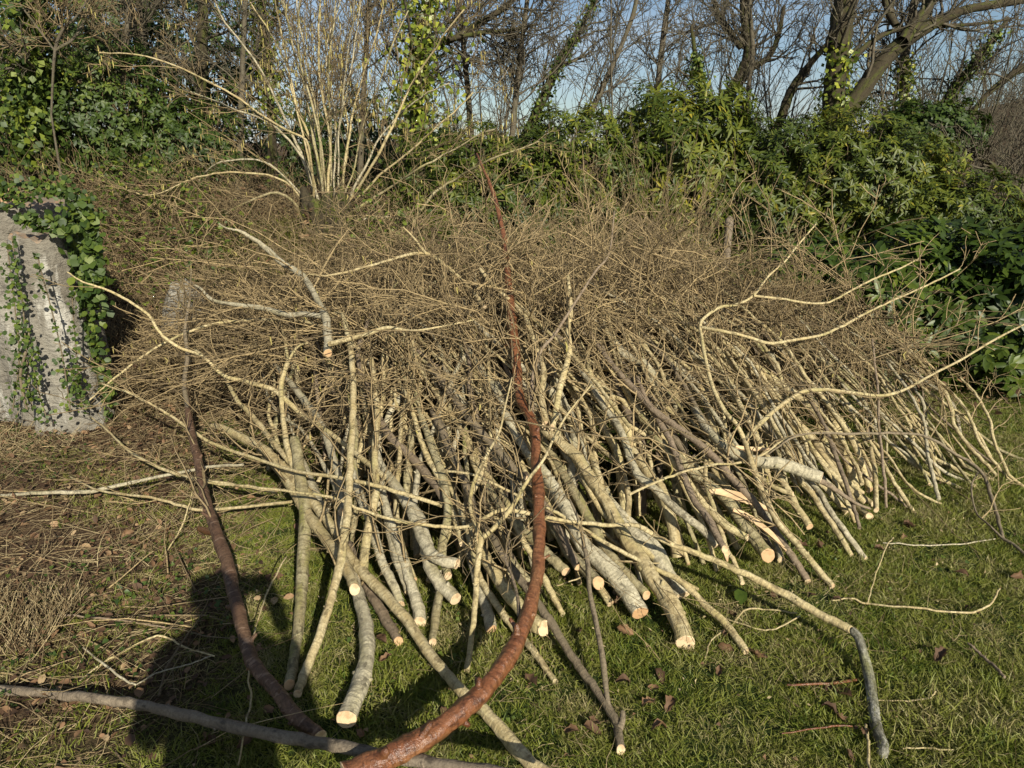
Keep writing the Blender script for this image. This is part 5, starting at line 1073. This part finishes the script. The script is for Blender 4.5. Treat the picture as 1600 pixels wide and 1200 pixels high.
T4 = tangle('left_brush_twigs', 560, 6, (-2.6, -.5), (-.0, .35), (-.1, .85), .0042, (.4, 1.1), (-.35, .35), seed_y=(.7, 3.0), up=.15)
T5 = tangle('back_shoots', 130, 4, (-1.6, 3.2), (-.05, .1), (.1, .9), .0034, (.4, .9), (.0, .2), seed_y=(2.0, 3.2), up=.7, head=.35)
T7 = tangle('heap_top_twigs', 420, 6, (-1.9, 3.3), (-.02, .2), (.0, .7), .0036, (.4, 1.0), (-.2, .25), seed_y=(1.5, 2.8), up=.2, head=.15)
T6 = tangle('arching_shoots', 300, 5, (-2.0, 3.4), (-.05, .12), (.4, 1.1), .0065, (.7, 1.5), (-.2, .25), seed_y=(.9, 3.2), up=.35, head=.22)
T3 = tangle('front_twigs', 230, 4, (-1.3, 3.2), (-.10, .1), (.3, 1.), .0028, (.3, .8), (-.2, .0), seed_y=(.3, 1.7), up=.15)
cb = MB(); q = np.concatenate([T1, T4, T6]); pk = rng.integers(0, len(q), 700)
tubes(cb, q[pk, -1][:, None] + np.array([0, 0, -1.]) * np.linspace(0, .04, 3)[None, :, None] * rng.uniform(.5, 1.2, 700)[:, None, None] + rng.normal(0, .004, (700, 3, 3)), np.tile([.0025, .0045, .002], (700, 1)), 4, rng.uniform(0, 1, 700))
cb.build('hazel_catkins', M['catkin'], kind='stuff')

# --- thin loose sticks on the ground
for lb, mt, nd in [('pale thin shoot lying in a long curve on the grass at right', 'hazel', [(1300, 938, 3), (1330, 935, 3.5), (1355, 943, 4), (1430, 950, 4), (1510, 957, 4), (1545, 945, 4), (1562, 920, 3)]),
                   ('rusty brown stick lying on the grass left of the mottled butt', 'cherry', [(1345, 1060, 6), (1320, 1065, 6), (1290, 1068, 5), (1230, 1070, 4)]),
                   ('thin reddish stick on the grass at lower right', 'cherry', [(1332, 1135, 3.5), (1300, 1135, 4), (1260, 1140, 3.5), (1222, 1146, 3)]),
                   ('short mottled stick beside the foot of the crooked mottled butt', 'hazel', [(1353, 1132, 5), (1357, 1160, 6), (1358, 1190, 6), (1362, 1215, 6)]),
                   ('dark broken stick lying near the right edge of the lawn', 'purple', [(1570, 1058, 6), (1550, 1038, 7), (1530, 1020, 6), (1512, 1005, 4)]),
                   ('thin pale twig crossing the slim golden pole near its butt', 'hazel', [(1102, 1028, 2.6), (1112, 1000, 3), (1145, 975, 3.6), (1165, 953, 3.6), (1200, 952, 3.6), (1245, 958, 3)]),
                   ('slender curved twig on the grass right of the slim golden pole', 'hazel', [(1128, 965, 3), (1160, 975, 3.4), (1190, 984, 3.4), (1218, 980, 3.4), (1250, 962, 3)]),
                   ('long dry grey twig standing across the dull cherry branch at lower left', 'hazel', [(372, 1196, 3.5), (385, 1130, 4), (393, 1090, 4), (388, 1055, 3.6), (400, 980, 3.6), (420, 920, 3.4), (448, 870, 3)]),
                   ('thin grey twig lying across the litter at left', 'grey', [(130, 1012, 3), (165, 1040, 5), (190, 1060, 5), (212, 1070, 3.4)]),
                   ('thin twig running up right from the lichened grey twig at left', 'grey', [(212, 1070, 3), (250, 1050, 3), (290, 1040, 2.6), (330, 1025, 2.2)]),
                   ('straw-coloured bramble stem bent like a tent on the litter at left', 'hazel', [(125, 1063, 3.4), (170, 1030, 4), (245, 994, 4), (285, 1010, 3.6), (335, 1025, 3)]),
                   ('purple bramble stem arching over the litter at left', 'purple', [(35, 990, 3), (75, 966, 4), (110, 962, 4), (170, 967, 4), (258, 980, 3)]),
                   ('thin golden shoot standing in the dark gap left of the short mossy pole', 'hazel', [(258, 865, 2.6), (280, 830, 3), (292, 800, 3), (300, 770, 2.5)]),
                   ('dry twig on the lawn near the bottom right corner', 'hazel', [(1410, 1170, 3), (1450, 1168, 3.4), (1490, 1172, 3)]),
                   ('bent dry stem on the right-hand lawn', 'hazel', [(1370, 1094, 3), (1420, 1095, 3.4), (1450, 1090, 3.4), (1462, 1080, 3)]),
                   ('slim dry stalk standing up in the grass at right', 'hazel', [(1356, 942, 2.6), (1366, 905, 2.8), (1385, 855, 2.8), (1396, 840, 2.4)]),
                   ('thin grey line of a twig on the far grass at right', 'grey', [(1555, 842, 2.4), (1500, 850, 3), (1440, 852, 3), (1380, 848, 2.6)]),
                   ('pale twig crossing the Y-shaped pole near its fork', 'hazel', [(870, 915, 2.6), (900, 905, 3), (945, 885, 3.2), (970, 877, 3.2), (1030, 880, 2.8)])]:
    BR('stick', lb, 'stick', mt, [(a_, b_, c_ * .78) for a_, b_, c_ in nd], (.02, .03) if 'standing' not in lb else (.02, .2), tw=(0, 0, 0), cut=False, sides=7, sub=5, rough=.08)

# ---------------------------------------------------------------- the person taking the picture (their shadow falls in the view)
def skin(name, pts, edges, rad, mat, parent, root=0, sub=2):
    me = bpy.data.meshes.new(name); me.from_pydata([tuple(p) for p in pts], edges, []); o = bpy.data.objects.new(name, me); COL.objects.link(o)
    m1 = o.modifiers.new('skin', 'SKIN'); m1.use_smooth_shade = True
    for i, r in enumerate(rad): me.skin_vertices[0].data[i].radius = (r, r) if not isinstance(r, tuple) else r
    me.skin_vertices[0].data[root].use_root = True
    m2 = o.modifiers.new('sub', 'SUBSURF'); m2.levels = sub; m2.render_levels = sub
    me.materials.append(M[mat]); put(o, parent); return o
def plain(name, c, r=.8):
    m, nt, b = mat_new(name); g = N(nt, 'ShaderNodeNewGeometry').outputs['Position']; n = noise(nt, g, 120, 3)
    nt.links.new(mixc(nt, n, c, tuple(x * .7 for x in c)), b.inputs['Base Color']); b.inputs['Roughness'].default_value = r; M[name] = m
plain('coat_cloth', (.05, .07, .11)); plain('trouser_cloth', (.06, .055, .05)); plain('skin', (.55, .33, .24), .5); plain('hair', (.06, .035, .02)); plain('rubber', (.03, .03, .03)); plain('phone_case', (.02, .02, .022), .35)
me_ = empty('person', (0.02, -.40, 0)); tag(me_, 'person in a dark coat holding up a phone, casting the shadow at lower left', 'person')
B0 = np.array([.02, -.40, 0])
def bp(*a): return B0 + np.array(a)
skin('body', [bp(0, 0, .98), bp(0, 0, 1.16), bp(0, .01, 1.34), bp(0, .0, 1.45), bp(0, .02, 1.53), bp(0, .035, 1.62), bp(0, .03, 1.71),
      bp(.16, 0, 1.41), bp(.25, .04, 1.18), bp(.15, .24, 1.36), bp(-.16, 0, 1.41), bp(-.25, .04, 1.18), bp(-.15, .24, 1.36),
      bp(.10, 0, .90), bp(.15, .03, .50), bp(.18, 0, .10), bp(.19, .13, .05), bp(-.10, 0, .90), bp(-.15, .03, .50), bp(-.18, 0, .10), bp(-.19, .13, .05)],
     [(0, 1), (1, 2), (2, 3), (3, 4), (4, 5), (5, 6), (3, 7), (7, 8), (8, 9), (3, 10), (10, 11), (11, 12), (0, 13), (13, 14), (14, 15), (15, 16), (0, 17), (17, 18), (18, 19), (19, 20)],
     [(.17, .13), (.16, .13), (.19, .13), (.12, .09), .06, (.085, .10), (.08, .09), .075, .055, .04, .075, .055, .04, .10, .07, .05, .045, .10, .07, .05, .045], 'coat_cloth', me_)
skin('face', [bp(0, .07, 1.58), bp(0, .085, 1.64), bp(0, .08, 1.70), bp(0, .145, 1.64)], [(0, 1), (1, 2), (1, 3)], [.05, .07, .06, .014], 'skin', me_)
skin('hair', [bp(0, .0, 1.74), bp(0, -.03, 1.68), bp(0, -.03, 1.60)], [(0, 1), (1, 2)], [.085, .095, .07], 'hair', me_)
for sgn in (1, -1):
    skin('trouser_leg', [bp(.10 * sgn, 0, .92), bp(.15 * sgn, .03, .50), bp(.18 * sgn, 0, .12)], [(0, 1), (1, 2)], [.12, .085, .075], 'trouser_cloth', me_)
    skin('boot', [bp(.18 * sgn, -.03, .07), bp(.185 * sgn, .08, .05), bp(.19 * sgn, .18, .045)], [(0, 1), (1, 2)], [.06, .055, .045], 'rubber', me_)
    pts = [bp(.15 * sgn, .24, 1.36), bp(.115 * sgn, .29, 1.42), bp(.095 * sgn, .31, 1.47)]; ed = [(0, 1), (1, 2)]; rd = [.032, .034, .036]
    for f in range(4):
        k = len(pts); z = 1.455 + .022 * f; pts += [bp(.085 * sgn, .335, z), bp(.062 * sgn, .355 - .004 * f, z + .004), bp(.04 * sgn, .352, z + .002)]; ed += [(2, k), (k, k + 1), (k + 1, k + 2)]; rd += [.010, .009, .008]
    k = len(pts); pts += [bp(.07 * sgn, .29, 1.50), bp(.045 * sgn, .30, 1.535)]; ed += [(2, k), (k, k + 1)]; rd += [.012, .010]
    skin('hand', pts, ed, rd, 'skin', me_, sub=1)
mb = MB(); cx, cy, cz = .02, -.075, 1.50
v = np.array([[sx * .078, sy * .0045, sz * .037] for sx in (-1, 1) for sy in (-1, 1) for sz in (-1, 1)]) + [cx, cy - .01, cz + .0]
mb.add(v, None, [[0, 1, 3, 2], [4, 6, 7, 5], [0, 4, 5, 1], [2, 3, 7, 6], [0, 2, 6, 4], [1, 5, 7, 3]])
o = mb.build('phone', M['phone_case'], flat=True); bv = o.modifiers.new('bevel', 'BEVEL'); bv.width = .003; bv.segments = 2
tag(o, 'dark slim phone held sideways in both hands by the person', 'phone')

# say where each loose leaf lies
LREF = REFS + [((1385, 1170), 'the crooked mottled butt'), ((1290, 1068), 'the rusty brown stick'), ((1430, 950), 'the long curved pale shoot'), ((970, 1165), 'the stumpy Y foot'), ((1160, 935), 'the broad green leaf'), ((400, 1140), 'the long grey branch'), ((240, 994), 'the tent-shaped bramble stem'), ((1550, 1040), 'the dark broken stick'), ((1340, 984), 'the bend of the long golden branch'), ((200, 765), 'the whitish stick'), ((868, 1065), 'the pole ending in splinters')]
groups = {}
for o in list(scene.objects):
    if o.name.startswith('fallen_leaf'):
        p = o.data.vertices[24].co; px, py = seen_at(p); k = int(np.argmin([np.hypot(px - a, py - b) for (a, b), _ in LREF])); (a, b), ref = LREF[k]
        rel = ('left of' if px < a else 'right of') if abs(px - a) > abs(py - b) else ('beyond' if py < b else 'in front of'); groups.setdefault((rel, ref), []).append((px, o))
for (rel, ref), l in groups.items():
    l.sort(key=lambda q: q[0])
    for i, (_, o) in enumerate(l): o['label'] = f'curled brown dead leaf {rel} {ref}' if len(l) == 1 else f'{ORD[i]} from left of {len(l)} curled brown leaves {rel} {ref}'
